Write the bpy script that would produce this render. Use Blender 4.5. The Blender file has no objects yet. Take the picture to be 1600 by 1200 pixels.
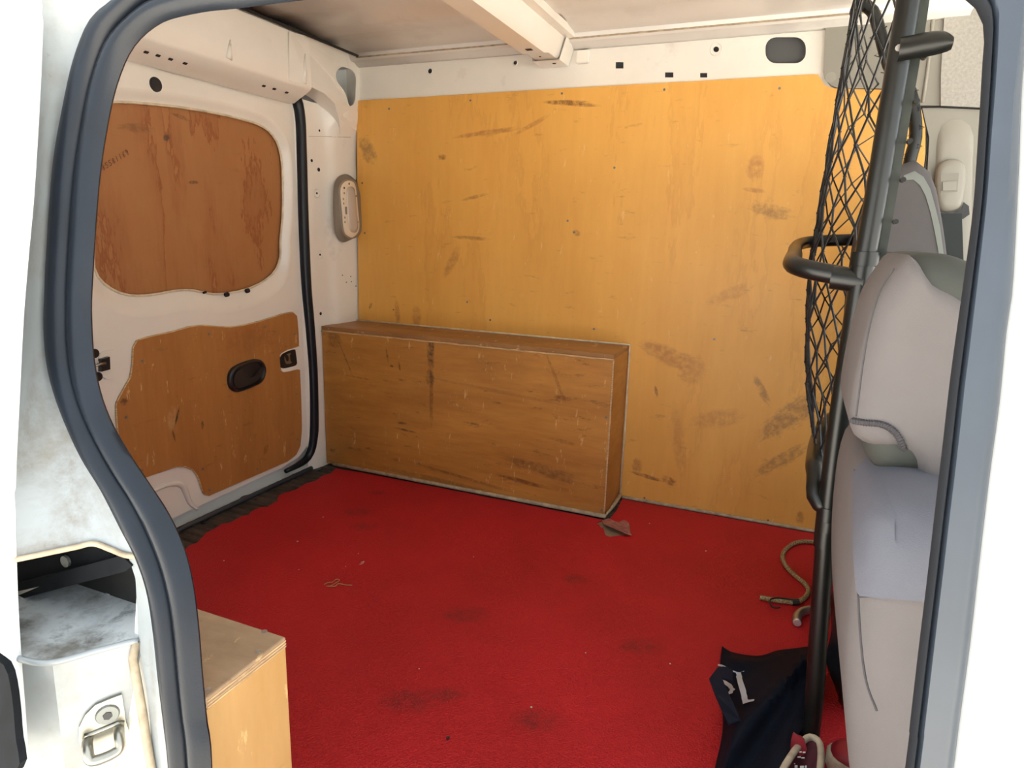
import bpy, bmesh, math, random
from mathutils import Vector, Matrix
from mathutils.geometry import tessellate_polygon
from mathutils.bvhtree import BVHTree
random.seed(4)

# ------------------------------------------------------------------ camera, world, sun, exposure
SC = bpy.context.scene
COL = SC.collection
F_PX = 1036.7
CAM = Vector((0.4171, -1.8489, 0.7640))
PITCH, ROLL, YAW = -0.2248, 0.0281, -0.3966
_cy, _sy, _cp, _sp = math.cos(YAW), math.sin(YAW), math.cos(PITCH), math.sin(PITCH)
FWD = Vector((_sy*_cp, _cy*_cp, _sp))
_r = Vector((_cy, -_sy, 0)); _u = _r.cross(FWD)
RIGHT = math.cos(ROLL)*_r + math.sin(ROLL)*_u
UP = -math.sin(ROLL)*_r + math.cos(ROLL)*_u
cd = bpy.data.cameras.new('camera'); cam = bpy.data.objects.new('camera', cd); COL.objects.link(cam)
cd.sensor_fit = 'HORIZONTAL'; cd.sensor_width = 36.0; cd.lens = 36.0*F_PX/1600.0
cd.clip_start = 0.02; cd.clip_end = 200
mw = Matrix((RIGHT, UP, -FWD)).transposed().to_4x4(); mw.translation = CAM
cam.matrix_world = mw
SC.camera = cam

SC.view_settings.view_transform = 'Standard'
SC.view_settings.look = 'None'
SC.view_settings.gamma = 1.0
SC.view_settings.use_curve_mapping = False
SC.view_settings.exposure = 1.36

W = bpy.data.worlds.new('sky'); SC.world = W; W.use_nodes = True
wn = W.node_tree; wn.nodes.clear()
wo = wn.nodes.new('ShaderNodeOutputWorld'); wb = wn.nodes.new('ShaderNodeBackground')
wb.inputs['Color'].default_value = (0.86, 0.94, 1.0, 1); wb.inputs['Strength'].default_value = 0.95
wn.links.new(wb.outputs[0], wo.inputs[0])

sd = bpy.data.lights.new('sun', 'SUN'); sd.energy = 15.5; sd.angle = math.radians(6); sd.color = (1.0, 0.95, 0.86)
sun = bpy.data.objects.new('sun', sd); COL.objects.link(sun); sun.location = (2, -3, 6)
sun.rotation_euler = Vector((0.20, 0.42, 1.0)).to_track_quat('Z', 'Y').to_euler()

# ------------------------------------------------------------------ pixel -> direction helpers
def ray(u, v):
    return FWD + RIGHT*((u-800)/F_PX) + UP*((600-v)/F_PX)
def on(u, v, ax, val):
    d = ray(u, v); i = 'XYZ'.index(ax)
    return CAM + d*((val-CAM[i])/d[i])
SIDE_Y, SIDE_K, SIDE_Z = -1.46, 0.2, 0.45      # the near side of the body leans in towards the roof
def side_y(z, off=0.0): return SIDE_Y + off + SIDE_K*(z-SIDE_Z)
def tp(u, v, off=0.0):
    d = ray(u, v)
    t = (SIDE_Y+off+SIDE_K*(CAM.z-SIDE_Z)-CAM.y)/(d.y-SIDE_K*d.z)
    return CAM + d*t
def zz(ox, oy, s, pts): return [(ox+x/s, oy+y/s) for x, y in pts]
Z1 = lambda p: zz(0, 0, 2.6667, p)
Z4 = lambda p: zz(0, 400, 2.6667, p)

# ------------------------------------------------------------------ mesh helpers
def tag(o, label=None, cat=None, group=None, kind=None):
    if label: o['label'] = label
    if cat: o['category'] = cat
    if group: o['group'] = group
    if kind: o['kind'] = kind
    return o
def thing(name, label, cat, loc=(0, 0, 0), group=None, kind=None):
    o = bpy.data.objects.new(name, None); COL.objects.link(o); o.location = loc
    o.empty_display_size = 0.05
    return tag(o, label, cat, group, kind)
def base_of(par):
    b = Vector((0, 0, 0))
    while par is not None:
        b += par.location; par = par.parent
    return b
def mesh(name, verts, faces, m, par=None, smooth=False, auto=None, recalc=True):
    """world-space vertices -> one object, stored relative to its parent thing"""
    b = base_of(par)
    me = bpy.data.meshes.new(name)
    me.from_pydata([tuple(Vector(v)-b) for v in verts], [], faces)
    if recalc:
        bm = bmesh.new(); bm.from_mesh(me); bmesh.ops.remove_doubles(bm, verts=bm.verts, dist=1e-6)
        bmesh.ops.recalc_face_normals(bm, faces=bm.faces); bm.to_mesh(me); bm.free()
    me.materials.append(m)
    o = bpy.data.objects.new(name, me); COL.objects.link(o); o.parent = par
    if smooth:
        me.polygons.foreach_set('use_smooth', [True]*len(me.polygons))
        if auto:
            bm = bmesh.new(); bm.from_mesh(me)
            for e in bm.edges:
                if len(e.link_faces) == 2 and e.calc_face_angle(0) > math.radians(auto): e.smooth = False
            bm.to_mesh(me); bm.free()
    return o
def subsurf(o, n=2):
    md = o.modifiers.new('subdivision', 'SUBSURF'); md.levels = n; md.render_levels = n; return o
def bvh(o):
    b = base_of(o.parent) + (o.location if o.parent is None or o.location.length else Vector())
    me = o.data
    return BVHTree.FromPolygons([Vector(v.co)+base_of(o.parent) for v in me.vertices], [tuple(p.vertices) for p in me.polygons])
def hit(tree, u, v, lift=0.0):
    d = ray(u, v).normalized()
    p, n, i, t = tree.ray_cast(CAM, d)
    if p is None: return None
    if n.dot(d) > 0: n = -n
    return p + n*lift
class MB:
    def __init__(s): s.v = []; s.f = []
    def add(s, vs, fs):
        k = len(s.v); s.v += [Vector(x) for x in vs]; s.f += [tuple(i+k for i in f) for f in fs]; return s
    def box(s, a, b, bev=0.0):
        x0, y0, z0 = a; x1, y1, z1 = b
        return s.frame_box(Vector(((x0+x1)/2, (y0+y1)/2, (z0+z1)/2)), Vector((1,0,0)), Vector((0,1,0)), Vector((0,0,1)), abs(x1-x0), abs(y1-y0), abs(z1-z0), bev)
    def frame_box(s, c, ax, ay, az, sx, sy, sz, bev=0.0):
        bm = bmesh.new(); bmesh.ops.create_cube(bm, size=1)
        for v in bm.verts: v.co = Vector((v.co.x*sx, v.co.y*sy, v.co.z*sz))
        if bev > 0: bmesh.ops.bevel(bm, geom=bm.edges[:], offset=bev, segments=2, affect='EDGES', profile=0.5)
        bm.verts.index_update()
        s.add([c+ax*v.co.x+ay*v.co.y+az*v.co.z for v in bm.verts], [[v.index for v in f.verts] for f in bm.faces])
        bm.free(); return s
    def tube(s, pts, r, seg=12, cap=True, closed=False, up=None, rads=None):
        pts = [Vector(p) for p in pts]; n = len(pts); rings = []
        prev = None
        for i, p in enumerate(pts):
            if closed: t = pts[(i+1) % n]-pts[(i-1) % n]
            else: t = pts[min(i+1, n-1)]-pts[max(i-1, 0)]
            t.normalize()
            if prev is None:
                a = Vector(up) if up else (Vector((0, 0, 1)) if abs(t.z) < .9 else Vector((1, 0, 0)))
            else: a = prev
            a = (a - t*a.dot(t)).normalized(); prev = a; b = t.cross(a)
            rr = rads[i] if rads else r
            rings.append([p+(a*math.cos(2*math.pi*k/seg)+b*math.sin(2*math.pi*k/seg))*rr for k in range(seg)])
        k0 = len(s.v); s.v += [q for rg in rings for q in rg]
        m = n if closed else n-1
        for i in range(m):
            for k in range(seg):
                j = (i+1) % n
                s.f.append((k0+i*seg+k, k0+i*seg+(k+1) % seg, k0+j*seg+(k+1) % seg, k0+j*seg+k))
        if cap and not closed:
            s.f.append(tuple(k0+k for k in range(seg))[::-1]); s.f.append(tuple(k0+(n-1)*seg+k for k in range(seg)))
        return s
    def grid(s, rows, closed_u=False):
        k = len(s.v); n = len(rows[0]); s.v += [Vector(p) for r in rows for p in r]
        for i in range(len(rows)-1):
            for j in range(n if closed_u else n-1):
                s.f.append((k+i*n+j, k+i*n+(j+1) % n, k+(i+1)*n+(j+1) % n, k+(i+1)*n+j))
        return s
    def plate(s, outer, holes, nrm):
        """flat sheet with real holes: 3-D loops, extruded by the vector nrm"""
        loops = [[Vector(p) for p in outer]]+[[Vector(p) for p in h] for h in holes]
        tris = tessellate_polygon(loops)
        flat = [p for l in loops for p in l]; n = len(flat); k = len(s.v); nrm = Vector(nrm)
        s.v += flat+[p+nrm for p in flat]
        for t in tris: s.f.append((k+t[0], k+t[1], k+t[2])); s.f.append((k+n+t[2], k+n+t[1], k+n+t[0]))
        o = 0
        for l in loops:
            m = len(l)
            for i in range(m): a = k+o+i; b = k+o+(i+1) % m; s.f.append((a, b, b+n, a+n))
            o += m
        return s
    def disc(s, c, nrm, r, h, seg=16, r2=None):
        nrm = Vector(nrm).normalized(); a = nrm.orthogonal().normalized(); b = nrm.cross(a); c = Vector(c)
        r2 = r if r2 is None else r2
        lo = [c+(a*math.cos(2*math.pi*k/seg)+b*math.sin(2*math.pi*k/seg))*r for k in range(seg)]
        hi = [c+nrm*h+(a*math.cos(2*math.pi*k/seg)+b*math.sin(2*math.pi*k/seg))*r2 for k in range(seg)]
        k = len(s.v); s.v += lo+hi
        for i in range(seg): s.f.append((k+i, k+(i+1) % seg, k+seg+(i+1) % seg, k+seg+i))
        s.f.append(tuple(range(k+seg-1, k-1, -1))); s.f.append(tuple(range(k+seg, k+2*seg))); return s
    def build(s, name, m, par=None, smooth=False, auto=None): return mesh(name, s.v, s.f, m, par, smooth, auto)
def resample(pts, n, closed=False):
    pts = [Vector(p) for p in pts]
    if closed: pts = pts+[pts[0]]
    L = [0]
    for a, b in zip(pts, pts[1:]): L.append(L[-1]+(b-a).length)
    out = []; j = 0
    for i in range(n):
        d = L[-1]*i/(n if closed else n-1)
        while j < len(pts)-2 and L[j+1] < d: j += 1
        t = (d-L[j])/max(1e-9, L[j+1]-L[j]); out.append(pts[j].lerp(pts[j+1], min(1, t)))
    return out
def smooth_path(pts, n, closed=False):
    """Catmull-Rom through the points, n samples"""
    P = [Vector(p) for p in pts]; m = len(P); out = []
    segs = m if closed else m-1
    for i in range(segs):
        if closed: p0, p1, p2, p3 = P[(i-1) % m], P[i], P[(i+1) % m], P[(i+2) % m]
        else: p0, p1, p2, p3 = P[max(i-1, 0)], P[i], P[i+1], P[min(i+2, m-1)]
        for k in range(8):
            t = k/8
            out.append(0.5*((2*p1)+(p2-p0)*t+(2*p0-5*p1+4*p2-p3)*t*t+(3*p1-p0-3*p2+p3)*t**3))
    if not closed: out.append(P[-1])
    return resample(out, n, closed)
def pad(profile, y0, y1, rnd, n=6, power=2.2):
    """upholstered block: XZ profile run along Y with rounded ends"""
    P = [Vector((p[0], 0, p[1])) for p in profile]
    c = sum(P, Vector())/len(P); rows = []
    ys = [(y0+rnd*(1-math.cos(a*math.pi/2/n)), (math.sin(a*math.pi/2/n))) for a in range(n+1)]
    ys += [(y1-(y-y0), k) for y, k in reversed(ys)]
    size = max((p-c).length for p in P)
    for y, k in ys:
        row = []
        for p in P:
            d = p-c; L = d.length
            q = c+d*((L-rnd*(1-k))/L)
            row.append((q.x, y, q.z))
        rows.append(row)
    mb = MB(); mb.grid(rows, True); N = len(P); T = len(rows)
    mb.f.append(tuple(range(N))[::-1]); mb.f.append(tuple((T-1)*N+i for i in range(N)))
    return mb

# ------------------------------------------------------------------ materials
def new_mat(name):
    m = bpy.data.materials.new(name); m.use_nodes = True
    nt = m.node_tree; b = nt.nodes['Principled BSDF']; return m, nt, b
def nd(nt, t, **kw):
    n = nt.nodes.new(t)
    for k, v in kw.items():
        if k.startswith('i_'): n.inputs[k[2:].replace('_', ' ')].default_value = v
        else: setattr(n, k, v)
    return n
def pos_scaled(nt, scale, rot=(0, 0, 0)):
    g = nd(nt, 'ShaderNodeNewGeometry'); mp = nd(nt, 'ShaderNodeMapping'); mp.inputs['Scale'].default_value = scale
    mp.inputs['Rotation'].default_value = rot
    nt.links.new(g.outputs['Position'], mp.inputs['Vector']); return mp.outputs[0]
def noise(nt, vec, scale, detail=4, rough=.55, dist=0):
    n = nd(nt, 'ShaderNodeTexNoise'); n.inputs['Scale'].default_value = scale; n.inputs['Detail'].default_value = detail
    n.inputs['Roughness'].default_value = rough; n.inputs['Distortion'].default_value = dist
    nt.links.new(vec, n.inputs['Vector']); return n.outputs['Fac']
def ramp(nt, fac, stops):
    r = nd(nt, 'ShaderNodeValToRGB'); cr = r.color_ramp
    while len(cr.elements) > 1: cr.elements.remove(cr.elements[-1])
    cr.elements[0].position = stops[0][0]; cr.elements[0].color = stops[0][1]
    for p, c in stops[1:]: e = cr.elements.new(p); e.color = c
    nt.links.new(fac, r.inputs[0]); return r.outputs[0]
def g4(x): return (x, x, x, 1)
def mixc(nt, fac, a, b, mode='MIX'):
    n = nd(nt, 'ShaderNodeMix', data_type='RGBA', blend_type=mode)
    for s, v in ((0, fac), (6, a), (7, b)):
        if hasattr(v, 'is_output'): nt.links.new(v, n.inputs[s])
        elif s == 0: n.inputs[0].default_value = v
        else: n.inputs[s].default_value = (*v[:3], 1)
    return n.outputs[2]
def math_n(nt, op, a, b=None, c=None):
    n = nd(nt, 'ShaderNodeMath', operation=op)
    for i, v in enumerate((a, b, c)):
        if v is None: continue
        if hasattr(v, 'is_output'): nt.links.new(v, n.inputs[i])
        else: n.inputs[i].default_value = v
    return n.outputs[0]
def bump(nt, b, h, strength=.2, dist=.002):
    n = nd(nt, 'ShaderNodeBump'); n.inputs['Strength'].default_value = strength; n.inputs['Distance'].default_value = dist
    nt.links.new(h, n.inputs['Height']); nt.links.new(n.outputs[0], b.inputs['Normal'])
def plain(name, col, rough=.5, metal=0.0, coat=0.0, var=0.0, vscale=20, bmp=0.0, bscale=200, dirt=None, spec=None, stretch=(1, 1, 1), rvar=0.0):
    m, nt, b = new_mat(name)
    b.inputs['Base Color'].default_value = (*col, 1); b.inputs['Roughness'].default_value = rough
    b.inputs['Metallic'].default_value = metal; b.inputs['Coat Weight'].default_value = coat; b.inputs['Coat Roughness'].default_value = .12
    if spec is not None: b.inputs['Specular IOR Level'].default_value = spec
    P = pos_scaled(nt, stretch); c = None
    if var:
        n = noise(nt, P, vscale, 6)
        c = mixc(nt, ramp(nt, n, [(.3, g4(0)), (.7, g4(1))]), tuple(x*(1-var) for x in col), tuple(min(1, x*(1+var)) for x in col))
    for d in (dirt or []):
        sc, lo, hi, dc, amt = d
        n = noise(nt, P, sc, 8, .65)
        f = math_n(nt, 'MULTIPLY', ramp(nt, n, [(lo, g4(0)), (hi, g4(1))]), amt)
        c = mixc(nt, f, c if c is not None else col, dc)
    if c is not None: nt.links.new(c, b.inputs['Base Color'])
    if rvar:
        n = noise(nt, P, 9, 5); nt.links.new(math_n(nt, 'MULTIPLY_ADD', n, rvar, rough-rvar/2), b.inputs['Roughness'])
    if bmp: bump(nt, b, noise(nt, P, bscale, 3), bmp, .001)
    return m
def stain(nt, col, c, rot, size, scol, amt, nz, jag=.5, edge=.35, axis='Y'):
    """one mark with a shape of its own: a ragged ellipse at c (world), lying in the plane normal to axis"""
    g = nd(nt, 'ShaderNodeNewGeometry'); mp = nd(nt, 'ShaderNodeMapping', vector_type='TEXTURE')
    mp.inputs['Location'].default_value = c
    s = {'Y': (size[0], 50, size[1]), 'X': (50, size[0], size[1]), 'Z': (size[0], size[1], 50)}[axis]
    mp.inputs['Scale'].default_value = s
    mp.inputs['Rotation'].default_value = {'Y': (0, rot, 0), 'X': (rot, 0, 0), 'Z': (0, 0, rot)}[axis]
    nt.links.new(g.outputs['Position'], mp.inputs['Vector'])
    l = nd(nt, 'ShaderNodeVectorMath', operation='LENGTH'); nt.links.new(mp.outputs[0], l.inputs[0])
    ln = noise(nt, mp.outputs[0], 2.3, 8, .72)
    d = math_n(nt, 'MULTIPLY_ADD', ln, jag*1.5, l.outputs['Value']); d = math_n(nt, 'SUBTRACT', d, jag*.75)
    mr = nd(nt, 'ShaderNodeMapRange'); nt.links.new(d, mr.inputs[0])
    mr.inputs[1].default_value = 1.0; mr.inputs[2].default_value = 1.0-edge; mr.inputs[3].default_value = 0; mr.inputs[4].default_value = amt
    patch = ramp(nt, nz, [(.34, g4(.12)), (.58, g4(1))])
    fac = math_n(nt, 'MULTIPLY', mr.outputs[0], patch)
    return mixc(nt, fac, col, scol)
def wood(name, light, dark, grain, stains=(), axis='Y', rough=.46, coat=.08, flame=0.0, flame_col=(.25, .06, .02), scuff=.6, scratch=True, flame_axis=None):
    """varnished plywood; grain = scale vector for the stretched noise (small = long)"""
    m, nt, b = new_mat(name)
    b.inputs['Coat Weight'].default_value = coat; b.inputs['Coat Roughness'].default_value = .3
    P = pos_scaled(nt, grain)
    n1 = noise(nt, P, 3.0, 6, .6, .4); n2 = noise(nt, P, 22.0, 5, .6)
    f = math_n(nt, 'ADD', math_n(nt, 'MULTIPLY', n1, .65), math_n(nt, 'MULTIPLY', n2, .35))
    col = ramp(nt, f, [(.36, (*dark, 1)), (.52, (*[(a+c)/2 for a, c in zip(light, dark)], 1)), (.68, (*light, 1))])
    PW = pos_scaled(nt, (1, 1, 1))
    if flame:
        PF = pos_scaled(nt, flame_axis or grain)
        nf = noise(nt, PF, 2.1, 3, .5, .3)
        jag = noise(nt, PF, 60, 3, .6)
        h = math_n(nt, 'ADD', math_n(nt, 'MULTIPLY', nf, 7.0), math_n(nt, 'MULTIPLY', jag, .7))
        fr = math_n(nt, 'FRACT', h)
        lines = ramp(nt, fr, [(0.0, g4(1)), (.10, g4(.35)), (.45, g4(0)), (.95, g4(0)), (1.0, g4(1))])
        col = mixc(nt, math_n(nt, 'MULTIPLY', lines, flame), col, flame_col)
    # broad soiling, fine scuffs, small dark nicks, pale scratches
    big = noise(nt, PW, 2.6, 5, .6)
    col = mixc(nt, math_n(nt, 'MULTIPLY', ramp(nt, big, [(.45, g4(0)), (.75, g4(1))]), .35*scuff), col, tuple(x*.62 for x in dark))
    PS = pos_scaled(nt, {'Y': (9, 9, 30), 'X': (9, 9, 30), 'Z': (14, 14, 14)}[axis])
    sc = noise(nt, PS, 1.6, 8, .7)
    col = mixc(nt, math_n(nt, 'MULTIPLY', ramp(nt, sc, [(.60, g4(0)), (.72, g4(1))]), .6*scuff), col, (.11, .05, .018))
    if scratch:
        PV = pos_scaled(nt, {'Y': (26, 26, 7), 'X': (26, 26, 7), 'Z': (18, 6, 18)}[axis], (0, .3, 0))
        pv = noise(nt, PV, 2.2, 7, .75)
        col = mixc(nt, math_n(nt, 'MULTIPLY', ramp(nt, pv, [(.615, g4(0)), (.66, g4(1))]), .5), col, (.88, .62, .30))
    jn = noise(nt, pos_scaled(nt, (1, 1, 1)), 55, 6, .7)
    for st in stains:
        c, rot, size, scol, amt = st[:5]; jg = st[5] if len(st) > 5 else .5
        col = stain(nt, col, c, rot, size, scol, amt, jn, jg, .45, axis)
    nt.links.new(col, b.inputs['Base Color'])
    nt.links.new(math_n(nt, 'MULTIPLY_ADD', big, .3, rough-.12), b.inputs['Roughness'])
    bump(nt, b, math_n(nt, 'ADD', n2, math_n(nt, 'MULTIPLY', sc, .8)), .10, .002)
    return m

BR = (.17, .06, .014); BK = (.045, .025, .014); LB = (.46, .19, .045)
def wy(u, v, Y=-0.004): return tuple(on(u, v, 'Y', Y))
def wx(u, v, X): return tuple(on(u, v, 'X', X))
D = math.radians
M = {}
wall_st = [(wy(885, 160), D(4), (.075, .008), BR, .85, .9), (wy(912, 164), D(4), (.05, .005), BR, .6, .9),
    (wy(760, 207), D(-5), (.12, .009), LB, .8, 1.1), (wy(830, 195), D(-25), (.06, .008), LB, .7, 1.0),
    (wy(690, 245), D(10), (.016, .010), BR, .7, .8), (wy(573, 235), D(60), (.05, .03), (.12, .07, .04), .55, 1.0),
    (wy(740, 308), D(-12), (.05, .006), BR, .5, 1.0), (wy(735, 372), D(2), (.07, .007), BR, .6, .9),
    (wy(705, 410), D(-60), (.06, .018), LB, .6, .9), (wy(1180, 262), D(90), (.035, .025), LB, .7, .7), (wy(1178, 297), D(8), (.03, .007), LB, .8, .6),
    (wy(900, 364), D(20), (.014, .009), BR, .6, .6), (wy(1205, 330), D(12), (.06, .02), (.16, .08, .03), .5, 1.1),
    (wy(1010, 745), D(8), (.055, .007), BR, .9, 1.0), (wy(1045, 752), D(22), (.025, .014), BR, .7, 1.2), (wy(995, 728), D(90), (.025, .018), LB, .8, 1.0),
    (wy(1040, 555), D(20), (.09, .03), LB, .75, .9), (wy(1080, 578), D(-70), (.05, .04), LB, .5, .8), (wy(1025, 612), D(75), (.018, .005), BR, .8, .4),
    (wy(1190, 610), D(60), (.05, .012), (.12, .06, .03), .5, 1.2), (wy(1235, 650), D(-45), (.11, .035), (.16, .085, .04), .55, 1.3), (wy(1220, 720), D(-40), (.09, .02), (.16, .085, .04), .5, 1.3),
    (wy(1120, 655), D(-15), (.08, .03), LB, .45, .9), (wy(1250, 810), D(90), (.022, .012), BR, .5, .8), (wy(620, 490), D(85), (.05, .012), LB, .7, .9), (wy(650, 495), D(88), (.04, .02), LB, .6, .9),
    (wy(578, 478), D(-60), (.014, .006), BR, .8, .5), (wy(1140, 460), D(-25), (.07, .02), LB, .4, .9), (wy(1060, 690), D(80), (.12, .02), LB, .35, .9)]
bx_st = [(wy(673, 545, -.167), D(90), (.075, .014), BK, .85, 1.1), (wy(674, 620, -.167), D(90), (.10, .008), BR, .75, 1.1), (wy(672, 590, -.167), D(90), (.03, .016), BK, .7, 1.1),
    (wy(633, 672, -.167), D(4), (.045, .004), BK, .9, .5), (wy(628, 661, -.167), D(-4), (.02, .005), BK, .7, .6), (wy(880, 622, -.167), D(3), (.03, .008), BR, .85, .9),
    (wy(868, 590, -.167), D(65), (.08, .006), BR, .55, .8), (wy(605, 555, -.167), D(80), (.028, .004), BK, .9, .6), (wy(624, 572, -.167), D(80), (.018, .004), BK, .9, .6), (wy(612, 572, -.167), D(5), (.008, .004), BK, .9, .5),
    (wy(815, 752, -.167), D(5), (.09, .008), BR, .85, 1.0), (wy(850, 735, -.167), D(9), (.14, .02), (.10, .05, .02), .6, 1.3), (wy(720, 745, -.167), D(6), (.2, .006), (.12, .05, .02), .6, 1.2),
    (wy(540, 560, -.167), D(65), (.07, .004), (.09, .05, .03), .6, .6), (wy(522, 530, -.167), D(60), (.03, .03), (.13, .06, .02), .6, 1.1), (wy(700, 755, -.167), D(3), (.3, .012), (.12, .055, .022), .5, 1.3), (wy(770, 610, -.167), D(4), (.3, .006), (.2, .09, .03), .35, 1.2),
    (wy(880, 690, -.167), D(5), (.05, .007), BR, .5, 1.0), (wy(560, 590, -.167), D(3), (.06, .004), BR, .5, 1.0)]
dw_st = [(wx(262, 215, -.978), D(30), (.012, .009), (.05, .04, .035), .8, .5), (wx(304, 285, -.978), D(5), (.018, .005), (.04, .03, .03), .8, .3), (wx(215, 200, -.978), D(5), (.05, .012), (.16, .07, .03), .6, 1.0), (wx(285, 183, -.978), D(-10), (.03, .006), (.12, .04, .015), .7, 1.0)]
dl_st = [(wx(268, 655, -.958), D(80), (.035, .016), (.55, .30, .12), .9, .8), (wx(276, 652, -.957), D(70), (.028, .004), BK, .95, .9), (wx(271, 680, -.957), D(100), (.02, .003), BK, .9, .6),
    (wx(316, 664, -.957), D(85), (.014, .005), BK, .9, .4), (wx(193, 628, -.957), D(40), (.012, .01), BK, .7, .8), (wx(415, 702, -.957), D(60), (.02, .01), BR, .7, .8), (wx(230, 718, -.957), D(80), (.02, .003), (.7, .5, .3), .5, .3), (wx(390, 530, -.957), D(0), (.12, .05), (.30, .10, .03), .5, 1.0)]
M['ply_wall'] = wood('varnished_ply_side', (.86, .46, .10), (.77, .38, .072), (2.2, 1, .35), wall_st, 'Y', flame=.3, flame_col=(.60, .27, .05), flame_axis=(.9, 1, .2))
M['ply_box'] = wood('varnished_ply_box', (.62, .29, .058), (.40, .165, .030), (.5, 1, 3.0), bx_st, 'Y', scuff=1.4)
M['ply_box_top'] = wood('worn_ply_box_top', (.44, .22, .075), (.26, .12, .04), (.6, 5, 1), (), 'Z', scuff=.8)
M['ply_door_window'] = wood('flame_grain_ply', (.45, .205, .078), (.38, .158, .054), (1, 1.3, .5), dw_st, 'X', flame=.75, flame_axis=(1, 1.9, .42), scratch=False, scuff=.3)
M['ply_door'] = wood('worn_ply_door', (.48, .21, .058), (.37, .15, .038), (1, 3.2, .5), dl_st, 'X', scuff=.9)
M['ply_near'] = wood('pale_ply_end', (.58, .36, .15), (.48, .27, .095), (1, 2.4, .45), [], 'X', scuff=.45)
M['ply_near_top'] = wood('grimy_ply_top', (.52, .36, .22), (.33, .21, .12), (1.5, 3, 1), [], 'Z', scuff=.9, coat=0, rough=.6)
M['ply_edge'] = plain('ply_edge_layers', (.62, .42, .22), .7, var=.35, vscale=30, stretch=(1, 1, 14), dirt=[(25, .5, .7, (.16, .09, .05), .7)])
M['paint'] = plain('white_body_paint', (.84, .80, .725), .32, coat=.5, var=.05, vscale=4, dirt=[(7, .62, .82, (.36, .27, .2), .5), (60, .70, .78, (.2, .15, .11), .45)], rvar=.15)
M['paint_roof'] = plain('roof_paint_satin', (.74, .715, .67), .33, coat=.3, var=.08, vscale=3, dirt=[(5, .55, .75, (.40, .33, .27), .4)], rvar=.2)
M['paint_out'] = plain('dimmed_white_jamb', (.30, .325, .335), .38, coat=.25, var=.06, vscale=6, dirt=[(16, .50, .74, (.22, .20, .16), .6), (5, .54, .76, (.20, .15, .10), .6), (70, .64, .74, (.2, .16, .11), .5)], rvar=.2)  # body white darkened in its colour to tone down the light, dirt on top
def add_stains(m, lst, axis='Y'):
    nt = m.node_tree; b = nt.nodes['Principled BSDF']; col = b.inputs['Base Color'].links[0].from_socket
    jn = noise(nt, pos_scaled(nt, (1, 1, 1)), 55, 6, .7)
    for c, rot, size, scol, amt, jg in lst: col = stain(nt, col, c, rot, size, scol, amt*.6, jn, jg, .8, axis)
    nt.links.new(col, b.inputs['Base Color'])
DB = (.13, .095, .055)
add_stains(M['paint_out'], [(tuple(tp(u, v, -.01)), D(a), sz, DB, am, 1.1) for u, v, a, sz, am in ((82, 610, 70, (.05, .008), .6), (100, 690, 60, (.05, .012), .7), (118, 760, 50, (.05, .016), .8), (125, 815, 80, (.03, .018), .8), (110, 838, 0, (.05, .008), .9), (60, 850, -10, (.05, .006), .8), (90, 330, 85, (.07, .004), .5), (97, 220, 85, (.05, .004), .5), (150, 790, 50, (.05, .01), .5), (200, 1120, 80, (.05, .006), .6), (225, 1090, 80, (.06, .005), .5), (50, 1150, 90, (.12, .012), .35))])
M['paint_ext'] = plain('white_outer_panel', (.80, .81, .80), .25, coat=.6, var=.02, vscale=5)
M['ledge'] = plain('grimy_ledge_paint', (.58, .61, .62), .5, var=.12, vscale=10, dirt=[(14, .46, .66, (.10, .085, .06), .85), (40, .55, .7, (.05, .042, .03), .7)])
M['seam'] = plain('dirty_sealant', (.44, .35, .24), .8, var=.3, vscale=60, bmp=.5, bscale=150)
M['bead'] = plain('cream_sealant', (.72, .62, .45), .55, var=.2, vscale=40, dirt=[(30, .55, .75, (.25, .17, .09), .6)])
M['mat'] = None
M['rubber'] = plain('black_weatherstrip', (.006, .009, .015), .36, var=.3, vscale=12, bmp=.12, bscale=500, rvar=.15, spec=.34)
M['rubber_lip'] = plain('matt_rubber_lip', (.02, .022, .026), .8, spec=.15)
M['rubber_b'] = plain('grey_weatherstrip', (.036, .045, .060), .36, var=.15, vscale=12, rvar=.1, spec=.6)
M['black'] = plain('black_plastic', (.012, .012, .014), .38, var=.3, vscale=30)
M['matt_black'] = plain('matt_black_plastic', (.010, .011, .013), .8, spec=.12, var=.3, vscale=30)
M['dark_hole'] = plain('dark_cavity', (.012, .011, .011), .8)  # solid near-black: painted shade of small holes and slots, also dark joints
M['tube'] = plain('black_powder_coat', (.006, .007, .006), .36, coat=.0, var=.3, vscale=30, dirt=[(50, .70, .76, (.30, .27, .22), .6)], rvar=.15)
M['strip'] = plain('grey_green_strip', (.045, .052, .045), .35, metal=.3, var=.2, vscale=30)
M['cord'] = plain('black_net_cord', (.010, .012, .013), .5)
M['fabric'] = plain('grey_seat_cover', (.165, .150, .148), .85, var=.06, vscale=9, bmp=.35, bscale=900, spec=.2, dirt=[(12, .66, .85, (.22, .2, .2), .4)])
M['fabric_b'] = plain('blue_grey_seat_panel', (.145, .148, .175), .85, var=.06, vscale=9, bmp=.35, bscale=900, spec=.2)
M['fabric_d'] = plain('dark_grey_seat_back', (.10, .093, .095), .8, var=.06, vscale=9, bmp=.3, bscale=900, spec=.2)
M['lining'] = plain('olive_grey_headrest_core', (.052, .056, .048), .7, var=.1, vscale=15, bmp=.2, bscale=700)
M['piping'] = plain('pale_grey_edge', (.17, .185, .17), .6)
M['thread_d'] = plain('dark_overlock_thread', (.06, .055, .06), .8)
M['trim'] = plain('beige_grey_trim', (.28, .265, .225), .55, var=.03, vscale=8, bmp=.15, bscale=600)
M['trim_l'] = plain('light_trim', (.33, .31, .265), .5, bmp=.1, bscale=600)
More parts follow.
